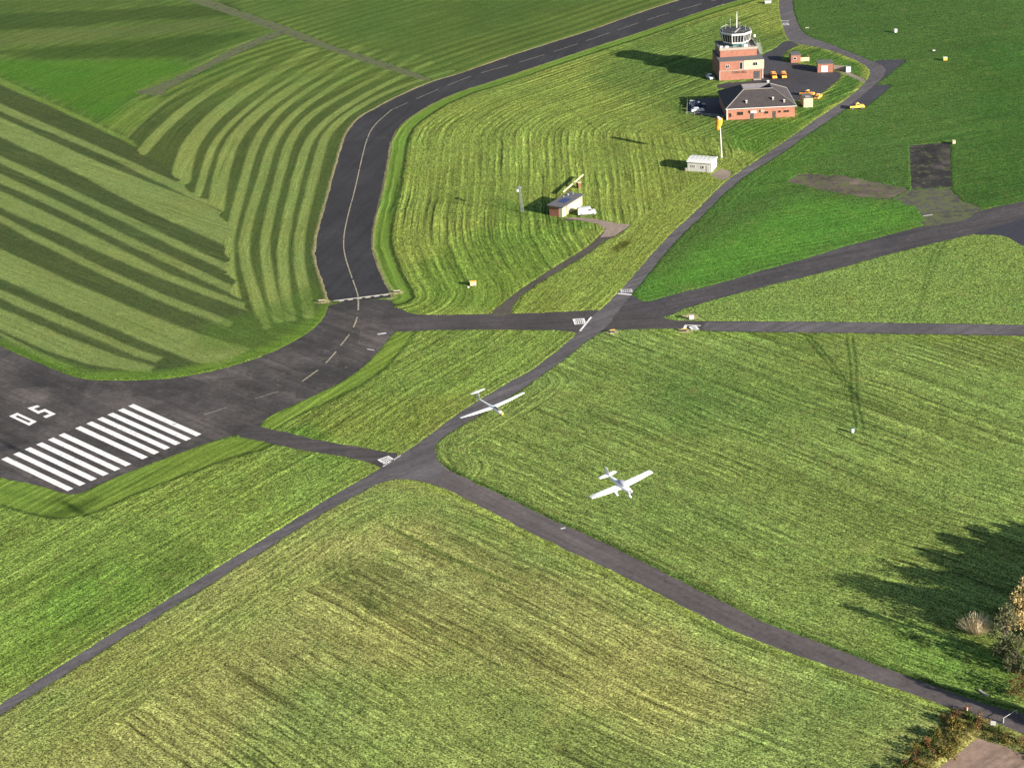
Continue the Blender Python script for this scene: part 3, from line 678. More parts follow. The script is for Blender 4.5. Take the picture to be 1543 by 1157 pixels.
while k < wl-1: Q.append([L_+du*k+dn*.004, L_+du*(k+1.3)+dn*.004, L_+du*(k+1.3)+dn*.62, L_+du*k+dn*.62]); k += 2.3
quads('holding_line', Q, paint('cream_marking_paint', (.36, .33, .27), .5), Z['m'])
def pbox(px, w_, d_, rot, bars=3, extra=()):
    c = g(*px); ca, sa = math.cos(rot), math.sin(rot); ux = np.array([ca, sa]); uy = np.array([-sa, ca])
    R0 = lambda x0, y0, x1, y1: [c+ux*x0+uy*y0, c+ux*x1+uy*y0, c+ux*x1+uy*y1, c+ux*x0+uy*y1]
    out = [R0(-w_/2, -d_/2, w_/2, -d_/2+.4), R0(-w_/2, d_/2-.4, w_/2, d_/2), R0(-w_/2, -d_/2+.4, -w_/2+.45, d_/2-.4), R0(w_/2-.45, -d_/2+.4, w_/2, d_/2-.4)]
    n = 4
    for k in range(n): out.append(R0(-w_/2+.45+(w_-.9)*(k+.2)/n, -d_/2+.6, -w_/2+.45+(w_-.9)*(k+.75)/n, d_/2-.6))
    return out
quads('holding_point_box', pbox((873,484.5), 2.9, 3.6, R(5)), white, Z['m'])
quads('holding_point_line', ribbon([(891,478),(874,499)], .5, None, 0), white, Z['m'])
quads('give_way_box', pbox((582,693), 2.9, 2.6, R(35)), white, Z['m'])
quads('give_way_line', ribbon([(577,703),(604,686)], .35, None, 0), faded, Z['m'])
quads('stop_box', pbox((944,438.5), 3.0, 2.2, R(0)), faded, Z['m'])
quads('stop_line', ribbon([(931,442.5),(952,444.5)], .6, None, 0), white, Z['m'])
quads('road_end_box', pbox((1046,494.5), 1.9, 2.6, R(12)), white, Z['m'])
quads('road_end_line', ribbon([(1034,490),(1030,498)], .7, None, 0)+ribbon([(1036,490),(1056,491)], .35, None, 0), white, Z['m'])
quads('tower_road_box', pbox((1182,37), 3.2, 3.4, R(0)), faded, Z['m'])
quads('tower_road_line', ribbon([(1175,32),(1189,32.5)], .7, None, 0), faded, Z['m'])
quads('edge_marks', ribbon([(1079,11),(1092,7)], .9, None, 0)+ribbon([(569,504),(582,502)], .8, None, 0)+ribbon([(553,526),(564,528)], .4, None, 0)+ribbon([(845,797),(852,795)], .5, None, 0)+ribbon([(1390,326),(1405,324)], .5, None, 0), faded, Z['m'])

# ------------------------------------------------------------------ shared materials
M = dict(
 brick=brick('red_brick', S(198, 126, 102, .38), S(172, 104, 84, .38)),
 brick2=brick('orange_brick', S(212, 138, 108, .37), S(186, 116, 90, .37)),
 cream=plain('cream_render', S(238, 226, 178, .42), .7, .08), white=plain('white_paint', (.42, .415, .40), .5, .06),
 roofgrey=plain('grey_roof_felt', S(104, 104, 106, .5), .9, .15), tile=plain('dark_roof_tiles', S(84, 76, 78, .34), .85, .22, .8),
 ridge=plain('ridge_tiles', S(150, 142, 136, .4), .8, .1), glass=plain('dark_glass', (.012, .014, .018), .12, .1, spec=.6),
 cabroof=plain('cab_roof_felt', S(60, 62, 68, .4), .9, .3, 1.2), rail=plain('pale_rail', (.26, .26, .25), .5, .1), pale=plain('pale_concrete', S(190, 180, 168, .42), .85, .12),
 teal=plain('teal_panel', S(70, 110, 112, .6), .6, .1), darkm=plain('dark_metal', (.03, .03, .032), .6, .2), steel=plain('galvanised_steel', (.15, .16, .16), .6, .15),
 orange=plain('orange_paint', (.62, .26, .025), .4, .05), yellow=plain('yellow_paint', (.62, .36, .06), .4, .05), tyre=plain('tyre_rubber', (.02, .02, .02), .9, .1),
 blue=plain('dark_blue_paint', (.012, .018, .07), .35, .1), carwhite=plain('white_car_paint', (.40, .41, .43), .3, .03), lamp=plain('lamp_lens', (.6, .58, .5), .2, .05),
 lampr=plain('red_lens', (.35, .02, .02), .3, .05), wsock=plain('orange_fabric', (.55, .22, .02), .8, .1), wood=plain('brown_timber', S(120, 84, 60, .5), .85, .2),
 lettering=plain('black_lettering', (.02, .018, .016), .6, .1), gelcoat=plain('white_gelcoat', (.62, .62, .62), .3, .015), hutwhite=plain('offwhite_cladding', (.34, .33, .31), .6, .1), dayglo=plain('dayglo_orange', (.9, .33, .06), .4, .03),
 verge=plain('grey_cladding', S(120, 116, 122, .5), .8, .1))

def win(parent, x, y, z, w_, h, face='-y', frame='white', cols=2):
    """a window (frame + pane) set in a wall; wall faces -y or +x"""
    fr = MB(); pn = MB(); t_ = .09
    def bx(mb, cx, cz, ww, hh, out, th):
        if face == '-y': mb.box((x+cx, y-out, z+cz), (ww, th, hh))
        else: mb.box((x+out, y+cx, z+cz), (th, ww, hh))
    bx(fr, 0, h/2-t_/2, w_, t_, .05, .1); bx(fr, 0, -h/2+t_/2, w_, t_, .05, .1)
    for s in (-1, 1): bx(fr, s*(w_/2-t_/2), 0, t_, h-2*t_, .05, .1)
    for k in range(1, cols): bx(fr, -w_/2+w_*k/cols, 0, t_*.7, h-2*t_, .045, .08)
    bx(pn, 0, 0, w_-2*t_, h-2*t_, .012, .03)
    f = fr.build('window', M[frame], parent); pn.build('pane', M['glass'], f); return f
def door(parent, x, y, z, w_, h, mat='darkm'):
    b = MB(); b.box((x, y-.03, z+h/2), (w_, .07, h)); d = b.build('door', M[mat], parent)
    MB().box((x+w_*.35, y-.09, z+h*.47), (.14, .06, .05)).build('handle', M['steel'], d); return d

# ------------------------------------------------------------------ control tower (local: x right, y away, origin front-left corner)
c = g(1084.4, 122.7)
T = thing('control_tower', 'red brick control tower with octagonal glazed cab and cream upper panel beside the car park', 'control tower', (c[0], c[1], 0), R(3))
Wd, Dp = 15.0, 15.0
MB().box((Wd/2, Dp/2, 3.35), (Wd, Dp, 6.7)).build('wall', M['brick'], T)
b = MB(); b.box((Wd/2, Dp/2, 6.78), (Wd+.25, Dp+.25, .16)); b.build('roof', M['roofgrey'], T)
b = MB(); b.box((Wd/2-.02, -.04, 3.45), (Wd+.1, .12, .22)); b.box((Wd+.04, Dp/2, 3.45), (.12, Dp, .22)); b.box((.0+.02, -.045, 1.8), (.3, .11, 3.1)); b.build('string_course', M['pale'], T)
b = MB(); b.box((11.6, -.07, 5.15), (6.9, .16, 3.0)); b.box((Wd+.06, 3.0, 5.15), (.16, 6.0, 3.0)); b.build('cream_panel', M['cream'], T)
b = MB(); b.box((14.7, -.05, 1.7), (.5, .13, 3.2)); b.build('corner_pier', M['pale'], T)
win(T, 12.1, -.16, 5.35, 1.7, 1.3); win(T, 7.3, -.02, 5.0, 1.1, 2.5, cols=1); win(T, 2.6, -.02, 4.9, 1.3, 1.1)
door(T, 12.7, -.02, 0.3, 2.0, 2.5)
MB().box((12.7, -.75, .12), (2.6, 1.5, .24)).build('step', M['pale'], T)
# lettering strokes on the front wall
cu = bpy.data.curves.new('sign_curve', 'FONT'); cu.body = 'TERN HILL'; cu.size = 1.15; cu.extrude = .02; cu.space_character = 1.05
tmp = bpy.data.objects.new('tmp', cu); col.objects.link(tmp); bpy.context.view_layer.update()
tm = bpy.data.meshes.new_from_object(tmp.evaluated_get(bpy.context.evaluated_depsgraph_get())); bpy.data.objects.remove(tmp)
wx = max(v.co.x for v in tm.vertices)
for v in tm.vertices: v.co.x *= 5.2/wx
tm.materials.clear(); tm.materials.append(M['lettering']); lo = bpy.data.objects.new('lettering', tm); col.objects.link(lo); lo.parent = T; lo.location = (4.2, -.05, 2.35); lo.rotation_euler = (R(90), 0, 0)
# set-back storey and balcony
b = MB(); b.box((7.3, 5.0+5, 8.0), (12.6, 10.0, 2.3)); b.build('setback_wall', M['brick'], T)
b = MB(); b.box((7.3, 10, 9.22), (13.0, 10.4, .12)); [b.box(c_, s_) for c_, s_ in (((7.3, 4.86, 9.6), (13.1, .14, .75)), ((.78, 10, 9.6), (.14, 10.1, .75)), ((13.82, 10, 9.6), (.14, 10.1, .75)), ((7.3, 15.14, 9.6), (13.1, .14, .75)))]; b.build('balcony_deck', M['pale'], T)
b = MB()
for (x0, y0, x1, y1) in ((.9,4.9,13.7,4.9),(13.7,4.9,13.7,15.1),(13.7,15.1,.9,15.1),(.9,15.1,.9,4.9)):
    for zz in (9.75, 10.35): b.tube((x0, y0, zz), (x1, y1, zz), .04, n=5)
    nn = 8
    for k in range(nn): b.tube((x0+(x1-x0)*k/nn, y0+(y1-y0)*k/nn, 9.36), (x0+(x1-x0)*k/nn, y0+(y1-y0)*k/nn, 10.4), .035, n=5)
b.build('railing', M['rail'], T)
MB().box((3.4, 5.6, 9.95), (1.2, 1.0, 1.1)).build('equipment_box', M['white'], T)
MB().box((9.9, 6.0, 10.0), (1.3, 1.0, 1.2)).build('equipment_box', M['white'], T)
MB().box((1.6, 6.4, 9.9), (1.0, 1.0, 1.0)).build('equipment_box', M['white'], T)
cx, cy = 7.2, 10.8
def oct_(r, z, rot=22.5): return [(cx+r*math.cos(R(rot+45*k)), cy+r*math.sin(R(rot+45*k)), z) for k in range(8)]
MB().loft([oct_(3.6, 9.38), oct_(3.6, 10.9)]).build('cab_base', M['teal'], T)
MB().loft([oct_(4.7, 10.8), oct_(4.95, 11.35)]).build('cab_sill', M['white'], T)
cg = MB().loft([oct_(4.8, 11.36), oct_(5.3, 13.85)]).build('cab_glazing', M['glass'], T)
b = MB()
for k in range(8):
    a0, a1 = oct_(4.87, 11.36)[k], oct_(4.87, 11.36)[(k+1) % 8]; t0, t1 = oct_(5.37, 13.85)[k], oct_(5.37, 13.85)[(k+1) % 8]
    for j in range(4):
        u = j/4; pa = [a0[i]*(1-u)+a1[i]*u for i in range(3)]; pb = [t0[i]*(1-u)+t1[i]*u for i in range(3)]
        b.tube(pa, pb, .15 if j == 0 else .07, n=6)
b.build('mullions', M['white'], cg)
MB().loft([oct_(5.6, 13.85), oct_(5.7, 14.5)]).build('fascia', M['white'], T)
rf = MB().loft([oct_(5.5, 14.45), oct_(5.4, 14.62), oct_(.4, 14.95)]).build('cab_roof', M['cabroof'], T)
b = MB()
b.box((cx+.3, cy-1.8, 14.86), (.45, 5.6, .22), R(-28)); b.build('roof_walkway', M['rail'], rf)
b = MB(); rr = oct_(5.1, 15.3)
for k in range(8): b.tube(rr[k], rr[(k+1) % 8], (.08 if k in (2, 3) else .015), n=5)
for k in range(8): b.tube(oct_(5.1, 14.55)[k], rr[k], .025, n=5)
b.build('roof_rail', M['rail'], rf)
b = MB(); b.tube((cx+.6, cy+1, 14.8), (cx+.6, cy+1, 19.6), .2, .16); b.tube((cx+.6, cy+1, 19.6), (cx+.6, cy+1, 20.6), .1, .05); b.build('mast', M['white'], T)
for (dx, dy, hh) in ((-1.4, 2.2, 3.6), (-3.2, 1.0, 2.0), (1.9, 2.0, 2.0), (3.2, -1.5, 1.6)):
    b = MB(); b.tube((cx+dx, cy+dy, 14.7), (cx+dx, cy+dy, 14.7+hh), .05); b.tube((cx+dx-.4, cy+dy, 14.7+hh*.8), (cx+dx+.4, cy+dy, 14.7+hh*.8), .03); b.build('antenna', M['rail'], T)
b = MB(); b.tube((13.3, 8.5, 9.38), (13.3, 8.5, 12.4), .12); b.build('lamp_post', M['darkm'], T)
bm = bmesh.new(); bmesh.ops.create_uvsphere(bm, u_segments=10, v_segments=8, radius=.55); mm_ = bpy.data.meshes.new('dish'); bm.to_mesh(mm_); bm.free(); mm_.materials.append(M['white'])
o = bpy.data.objects.new('dish', mm_); col.objects.link(o); o.parent = T; o.location = (13.3, 8.5, 12.7)
# external stair on the right
b = MB()
for k in range(14): b.box((14.9+.5, 7+k*.42, 6.9+k*.17), (.9, .34, .05))
for xx in (14.95, 15.85): b.tube((xx, 6.8, 7.8), (xx, 12.9, 10.3), .04, n=5); b.tube((xx, 6.8, 6.85), (xx, 12.9, 9.3), .05, n=5)
b.build('stair', M['rail'], T)

# ------------------------------------------------------------------ station hall with hipped roof
c = g(1095.5, 181.8)
Hh = thing('station_building', 'long orange brick single-storey building with a dark hipped roof in front of the tower', 'building', (c[0], c[1], 0), R(.85))
Wd, Dp, E_ = 21.7, 19.5, 3.9
MB().box((Wd/2, Dp/2, E_/2), (Wd, Dp, E_)).build('wall', M['brick2'], Hh)
o_ = .45; ins, rise = 7.0, 3.9
e = [(-o_, -o_, E_), (Wd+o_, -o_, E_), (Wd+o_, Dp+o_, E_), (-o_, Dp+o_, E_)]
tp = [(ins-.8, ins, E_+rise), (Wd-ins+.8, ins, E_+rise), (Wd-ins+.8, Dp-ins, E_+rise), (ins-.8, Dp-ins, E_+rise)]
wl_ = [(ins-.8+.5, ins+.5, E_+rise-1.1), (Wd-ins+.3, ins+.5, E_+rise-1.1), (Wd-ins+.3, Dp-ins-.5, E_+rise-1.1), (ins-.3, Dp-ins-.5, E_+rise-1.1)]
b = MB(); low = [(p[0], p[1], E_-.22) for p in e]
b.add(low+e+tp, [(0,1,5,4),(1,2,6,5),(2,3,7,6),(3,0,4,7),(4,5,9,8),(5,6,10,9),(6,7,11,10),(7,4,8,11),(3,2,1,0)])
rf = b.build('roof', M['tile'], Hh)
b = MB(); inn = [(tp[0][0]+.3, tp[0][1]+.3, E_+rise), (tp[1][0]-.3, tp[1][1]+.3, E_+rise), (tp[2][0]-.3, tp[2][1]-.3, E_+rise), (tp[3][0]+.3, tp[3][1]-.3, E_+rise)]
b.add(tp+inn+wl_, [(0,1,5,4),(1,2,6,5),(2,3,7,6),(3,0,4,7),(4,5,9,8),(5,6,10,9),(6,7,11,10),(7,4,8,11),(8,9,10,11)]); b.build('roof_well', M['verge'], rf)
b = MB()
for k in range(4): b.tube(e[k], (tp[k][0], tp[k][1], tp[k][2]+.05), .17, n=6); b.tube((tp[k][0], tp[k][1], tp[k][2]+.05), (tp[(k+1) % 4][0], tp[(k+1) % 4][1], tp[(k+1) % 4][2]+.05), .2, n=6)
b.build('ridge', M['ridge'], rf)
b = MB(); b.box((Wd/2, -o_-.05, E_-.1), (Wd+1, .12, .2)); b.box((Wd+o_+.05, Dp/2, E_-.1), (.12, Dp+1, .2)); b.box((-.02, -.05, E_/2), (.25, .12, E_-.3)); b.build('gutter', M['white'], Hh)
for (x, z, w_, h) in ((1.0,1.7,.7,1.3),(4.2,2.1,1.9,1.1),(12.6,2.0,1.2,.8),(16.8,2.1,.9,.7),(19.0,2.1,1.7,.7),(7.2,2.6,.9,.6)): win(Hh, x, -.02, z, w_, h, frame='wood', cols=1 if w_ < 1.5 else 2)
door(Hh, 8.0, -.02, 0, 1.1, 2.1); door(Hh, 15.1, -.02, 0, 1.0, 2.3)
MB().box((8.4, -.25, 2.5), (1.9, .5, .7)).build('condenser_unit', M['white'], Hh); MB().box((11.3, -.2, 2.7), (1.2, .4, .7)).build('condenser_unit', M['pale'], Hh)
MB().box((Wd/2, -.5, .06), (Wd, .9, .12)).build('plinth', M['wood'], Hh)
for x, y in ((6.4, 1.6), (15.0, 2.4), (18.4, 1.2)):
    zz = E_+(y+o_)/(ins+o_)*rise
    b = MB(); b.box((x, y, zz+.3), (.5, .5, .8)); f = b.build('roof_vent', M['pale'], Hh); MB().box((x, y, zz+.78), (.7, .7, .12)).build('cap', M['white'], f)

def small_building(name, label, cat, px, rot, W_, D_, h, wallm, roofm, over=.2, extra=None, th=.2, group=None):
    c = g(*px); t_ = thing(name, label, cat, (c[0], c[1], 0), rot, group)
    MB().box((W_/2, D_/2, h/2), (W_, D_, h)).build('wall', M[wallm], t_)
    MB().box((W_/2, D_/2, h+th/2), (W_+2*over, D_+2*over, th)).build('roof', M[roofm], t_)
    if extra: extra(t_)
    return t_
# cream shed
def ex(t_): door(t_, 1.0, -.02, 0, .9, 2.0, 'cream'); MB().box((1.4, 1.4, 3.35), (1.6, 1.6, .1)).build('roof_panel', M['pale'], t_)
small_building('shed', 'small pale cream flat-roofed shed beside the orange vehicles', 'shed', (1211, 163), R(3), 3.0, 5.0, 3.1, 'cream', 'roofgrey', .08, ex)
# brick store with low yard
def ex(t_):
    win(t_, 1.3, -.02, 1.6, 1.1, .9, cols=1); MB().box((5.0, 1.2, .75), (3.0, .3, 1.5)).build('yard_wall', M['cream'], t_); MB().box((6.4, 3.0, .75), (.3, 3.6, 1.5)).build('yard_wall', M['brick'], t_)
small_building('brick_store', 'small square brick store with grey flat roof at the top edge of the car park', 'store', (1192, 95.5), R(0), 3.3, 4.2, 2.7, 'brick', 'roofgrey', .1, ex)
# garage
def ex(t_):
    MB().box((2.3, -.05, 1.3), (2.2, .1, 2.2)).build('garage_door', M['white'], t_)
    b = MB(); b.box((8.3, 1.7, .9), (5.6, .25, 1.8), R(-20)); b.build('yard_wall', M['pale'], t_)
    MB().box((10.4, .3, .9), (1.6, 1.5, 1.8)).build('oil_tank', M['carwhite'], t_)
small_building('garage', 'dark brick garage with a white door at the right end of the car park', 'garage', (1232, 110), R(-4), 5.2, 4.6, 3.0, 'brick', 'roofgrey', .1, ex)
# white hut
c = g(1036, 258.2); t_ = thing('white_hut', 'long off-white flat hut beside the windsock pole', 'hut', (c[0], c[1], 0), R(-22))
W_, D_, h = 7.3, 6.0, 2.9
MB().box((W_/2, D_/2, h/2), (W_, D_, h)).build('wall', M['hutwhite'], t_)
P = [(-.25, -.3), (W_+.25, -.3), (W_+.25, D_+.3), (-.25, D_+.3)]
b = MB(); rings = []
for k in range(7):
    y = -.3+(D_+.6)*k/6; z = h+.15+.55*math.sin(math.pi*k/6); rings.append([(-.25, y, h-.02), (-.25, y, z), (W_+.25, y, z), (W_+.25, y, h-.02)])
b.loft(rings); b.build('roof', M['white'], t_)
b = MB()
for k in range(1, 6): b.box((k*W_/6, D_/2, h+.72), (.05, D_*.5, .05))
b.build('roof_batten', M['hutwhite'], t_)
win(t_, 4.7, -.02, 1.6, .8, .9, cols=1); win(t_, 1.8, -.02, 1.7, 1.2, .6, cols=2); door(t_, 6.3, -.02, .1, .9, 2.0, 'hutwhite')
MB().box((-.4, -.1, .5), (.5, .7, 1.0)).build('gas_box', M['pale'], t_)
# windsock
c = g(1087.5, 238); t_ = thing('windsock', 'tall white pole with an orange windsock beside the white hut', 'windsock', (c[0], c[1], 0))
hp = 10.8; MB().tube((0, 0, 0), (-.55, 0, hp), .22, .12, 10).build('pole', M['white'], t_)
MB().box((0, 0, .1), (1, 1, .2)).build('base', M['pale'], t_)
b = MB(); rings = []
for k, (dz, r_) in enumerate(((.9, .95), (.3, 1.05), (-.7, 1.0), (-1.7, .85), (-2.6, .6))):
    cx0 = -.75-(.45 if k > 2 else .2)*.3*k; rings.append([(cx0+r_*math.cos(a_), r_*math.sin(a_), hp+.6+dz) for a_ in [2*math.pi*j/14 for j in range(14)]])
b.loft(rings); b.build('sock', M['wsock'], t_, smooth=True)
MB().tube((-.75, 0, hp+1.5), (-.55, 0, hp+1.75), 1.0, .75, 14).build('sock_mouth', M['white'], t_)

# ------------------------------------------------------------------ centre hut
c = g(847.5, 328.5); rot = R(58)
t_ = thing('runway_hut', 'brick and cream flat-roofed hut in the middle field, white van at its side', 'hut', (c[0], c[1], 0), rot)
L0, W0, h = 11.5, 4.2, 3.0           # x along the long side (away right), y to the left
MB().box((L0/2, W0/2, h/2), (L0, W0, h)).build('wall', M['cream'], t_)
MB().box((-.03, W0*.62, h/2), (.1, W0*.75, h-.05)).build('brick_panel', M['brick'], t_)
MB().box((2.6, -.03, h/2), (.5, .1, h-.1)).build('brick_pier', M['brick'], t_)
rf = MB().box((L0/2, W0/2, h+.16), (L0+.9, W0+.9, .32)).build('roof', M['roofgrey'], t_)
MB().box((L0*.42, W0*.45, h+.36), (3.6, 2.2, .08)).build('roof_hatch', M['blue'], rf)
for (fx, fy, sz) in ((.8, .8, .4), (.93, .6, .3), (.65, .9, .28)): MB().box((L0*fx, W0*fy, h+.32+sz/2), (sz, sz, sz)).build('roof_vent', M['rail'], rf)
b = MB(); b.box((1.2, -.02, 1.1), (.95, .07, 2.1)); b.build('door', M['white'], t_)
# beam signal board
A_, B_ = g(849, 296), g(879, 270); v_ = B_-A_; ln = np.hypot(*v_); an = math.atan2(v_[1], v_[0])
t_ = thing('signal_board', 'long narrow cream board raised on posts behind the flat-roofed hut', 'signal board', (A_[0], A_[1], 0), an)
MB().box((ln/2, 0, 1.35), (ln, .12, .5)).build('board', M['cream'], t_)
for k in range(5): MB().box((.3+(ln-.6)*k/4, .22, .6), (.16, .16, 1.2)).build('post', M['wood'], t_)
c = g(872, 284); t_ = thing('marker_cabinet', 'small rust-brown cabinet with a pale panel behind the cream signal board', 'cabinet', (c[0], c[1], 0), R(40))
MB().box((0, 0, .9), (1.0, .9, 1.8)).build('body', M['wood'], t_); MB().box((.53, 0, .95), (.08, .7, 1.3)).build('door', M['dayglo'], t_); MB().box((0, 0, 1.86), (1.2, 1.1, .12)).build('lid', M['cream'], t_)
# lattice mast
c = g(787, 320.5); t_ = thing('lattice_mast', 'slim grey lattice mast with a small head standing alone in the mown field', 'mast', (c[0], c[1], 0), R(20))
b = MB(); hm = 7.6; lg = lambda k, z: ((.55-.3*z/hm)*math.cos(R(45+90*k))-.07*z, (.55-.3*z/hm)*math.sin(R(45+90*k)), z)
for k in range(4): b.tube(lg(k, 0), lg(k, hm), .035, n=5)
b.build('leg_frame', M['steel'], t_)
b = MB()
for k in range(4):
    for j in range(9):
        z0, z1 = j*hm/9, (j+1)*hm/9; b.tube(lg(k, z0), lg((k+1) % 4, z1), .018, n=4); b.tube(lg(k, z1), lg((k+1) % 4, z1), .018, n=4)
b.build('bracing', M['steel'], t_)
b = MB(); b.box((-.55, 0, hm+.05), (1.3, 1.1, .12)); b.build('platform', M['steel'], t_); b = MB(); b.box((-1.2, 0, hm-.8), (.5, .5, .6)); b.build('lamp_box', M['white'], t_)
MB().tube((-.5, 0, hm), (-.5, 0, hm+1.0), .06).build('finial', M['steel'], t_)

# ------------------------------------------------------------------ vehicles (length along x, nose at +x)
def wheels(t_, xs_, half, r_):
    for x in xs_:
        for s in (-1, 1):
            w_ = MB().tube((x, s*(half-.24), r_), (x, s*half, r_), r_, n=14).build('wheel', M['tyre'], t_)
            MB().tube((x, s*(half-.02), r_), (x, s*(half+.02), r_), r_*.55, n=10).build('rim', M['steel'], w_)
def profile(t_, prof, half, mat, name='body', taper=.86, ztap=1.0):
    """side profile (x,z) lofted across the width, narrowing above ztap"""
    b = MB(); n = len(prof)
    def ring(s): return [(x, s*half*(1 if z <= ztap else taper), z) for x, z in prof]
    def inner(s): return [(x*.985, s*half*.94*(1 if z <= ztap else taper), z+(.04 if z > ztap else 0)) for x, z in prof]
    b.loft([ring(-1), inner(-.6), inner(.6), ring(1)]); return b.build(name, M[mat], t_, bevel=.04)
def lights(t_, xf, xr, half, z):
    for s in (-1, 1):
        MB().box((xf, s*half*.7, z), (.06, .34, .18)).build('headlight', M['lamp'], t_)
        MB().box((xr, s*half*.8, z+.05), (.06, .2, .26)).build('tail_light', M['lampr'], t_)
def car(px, rot, label, mat='carwhite', group=None, name='parked_car', z=.05):
    c = g(*px); t_ = thing(name, label, 'car', (c[0], c[1], z), rot, group)
    profile(t_, [(-2.1,.3),(2.1,.3),(2.15,.7),(1.9,.9),(1.0,1.0),(.35,1.42),(-1.2,1.48),(-1.85,1.05),(-2.12,.9)], .88, mat)
    b = MB(); b.add([(1.02,-.72,1.04),(1.02,.72,1.04),(.42,.66,1.42),(.42,-.66,1.42)], [(0,1,2,3)]); b.build('windscreen', M['glass'], t_, loc=(.04, 0, .03))
    b = MB(); b.add([(-1.86,-.7,1.1),(-1.86,.7,1.1),(-1.28,.66,1.48),(-1.28,-.66,1.48)], [(3,2,1,0)]); b.build('rear_window', M['glass'], t_, loc=(-.04, 0, .02))
    for s in (-1, 1): MB().box((-.4, s*.80, 1.2), (1.9, .06, .3)).build('side_window', M['glass'], t_)
    wheels(t_, (-1.3, 1.35), .88, .31); lights(t_, 2.14, -2.12, .88, .68); return t_
def van(px, rot, label, mat='carwhite', group=None, k=1.0, z=.05, bar=False, name='parked_van'):
    c = g(*px); t_ = thing(name, label, 'van', (c[0], c[1], z), rot, group); t_.scale = (k, k, k)
    profile(t_, [(-2.5,.35),(2.5,.35),(2.55,.8),(2.3,1.1),(1.75,1.25),(1.1,1.95),(.8,2.05),(-2.3,2.05),(-2.5,1.9)], .98, mat, taper=.9, ztap=1.2)
    b = MB(); b.add([(1.74,-.8,1.3),(1.74,.8,1.3),(1.16,.74,1.9),(1.16,-.74,1.9)], [(0,1,2,3)]); b.build('windscreen', M['glass'], t_, loc=(.05, 0, .03))
    for s in (-1, 1): MB().box((.8, s*.93, 1.52), (.95, .05, .4)).build('side_window', M['glass'], t_)
    MB().box((-2.5, 0, 1.5), (.08, 1.4, .5)).build('rear_window', M['glass'], t_)
    if bar:
        MB().box((.5, 0, 2.14), (.35, 1.3, .14)).build('light_bar', M['blue'], t_)
        MB().box((-1.0, 0, 2.1), (1.2, .9, .06)).build('roof_panel', M['yellow'], t_)
    wheels(t_, (-1.6, 1.6), .98, .36); lights(t_, 2.54, -2.5, .98, .8); return t_
def pickup(px, rot, label, mat='orange', group=None, k=1.0, z=.05):
    c = g(*px); t_ = thing('pickup_truck', label, 'pickup', (c[0], c[1], z), rot, group); t_.scale = (k, k, k)
    profile(t_, [(-2.5,.45),(2.5,.45),(2.55,1.0),(2.3,1.15),(1.3,1.22),(-2.5,1.1)], .92, mat, ztap=2)
    cb = profile(t_, [(-.5,1.2),(1.3,1.2),(.75,1.82),(.5,1.88),(-.3,1.88),(-.5,1.8)], .84, mat, 'cab', .9, 1.5)
    b = MB(); b.add([(1.3,-.68,1.27),(1.3,.68,1.27),(.82,.62,1.76),(.82,-.62,1.76)], [(0,1,2,3)]); b.build('windscreen', M['glass'], cb, loc=(.05, 0, .03))
    for s in (-1, 1): MB().box((.3, s*.82, 1.55), (1.1, .05, .36)).build('side_window', M['glass'], cb)
    MB().box((-1.5, 0, 1.14), (1.8, 1.5, .08)).build('load_bed', M['darkm'], t_)
    MB().box((.2, 0, 1.96), (.3, 1.1, .12)).build('light_bar', M['lamp'], t_)
    wheels(t_, (-1.6, 1.6), .95, .4); lights(t_, 2.55, -2.5, .92, .85); return t_
GV = 'orange airfield vehicles by the tower'
van((1166, 117.5), R(-88), 'left one of the two orange vans parked side by side at the tower', 'orange', GV, .82, bar=True)
van((1181, 117), R(-92), 'right one of the two orange vans parked side by side at the tower', 'orange', GV, .82, bar=True)
pickup((1216, 144.5), R(-25), 'orange pickup truck parked just behind the cream shed', 'orange', GV, .95)
pickup((1232.5, 149), R(60), 'yellow pickup truck to the right of the cream shed', 'yellow', GV, .8)
pickup((1291, 164), R(2), 'yellow pickup truck stopped alone on the bay beside the road', 'yellow', GV, .95)
car((1070, 119), R(-75), 'white car parked at the shaded left side of the brick tower')
van((884, 323.5), R(4), 'white van parked beside the flat-roofed hut in the middle field', 'carwhite', None, 1.02)
pickup((1052, 163), R(8), 'dark blue pickup truck parked in the shaded yard left of the hipped building', 'blue')
car((1051, 169), R(6), 'white car parked at the front of the shaded yard', 'carwhite')
car((1043, 158), R(80), 'white car parked at the back left of the shaded yard', 'carwhite')
c = g(1091, 150); t_ = thing('cream_trailer', 'small cream box trailer by the rear left corner of the hipped building', 'trailer', (c[0], c[1], .05), R(10))
MB().box((0, 0, .95), (2.0, 1.6, 1.3)).build('body', M['cream'], t_, bevel=.05); MB().tube((1.0, 0, .45), (1.9, 0, .4), .05).build('drawbar', M['steel'], t_); wheels(t_, (0,), .9, .3)
# low fence of the yard
A_, B_, C_ = g(1036, 150), g(1035, 173), g(1092, 179)
t_ = thing('yard_fence', 'low grey post and rail fence round the shaded yard', 'fence', (A_[0], A_[1], 0))
b = MB(); po = []
for (p, q_) in ((A_, B_), (B_, C_)):
    n = max(2, int(np.hypot(*(q_-p))/2.2))
    for k in range(n): po.append(p+(q_-p)*k/n-A_)
    for zz in (.5, 1.0): b.tube((*(p-A_), zz), (*(q_-A_), zz), .05, n=5)
b.build('rail', M['rail'], t_)
for p in po: MB().box((p[0], p[1], .6), (.12, .12, 1.2)).build('post', M['pale'], t_)

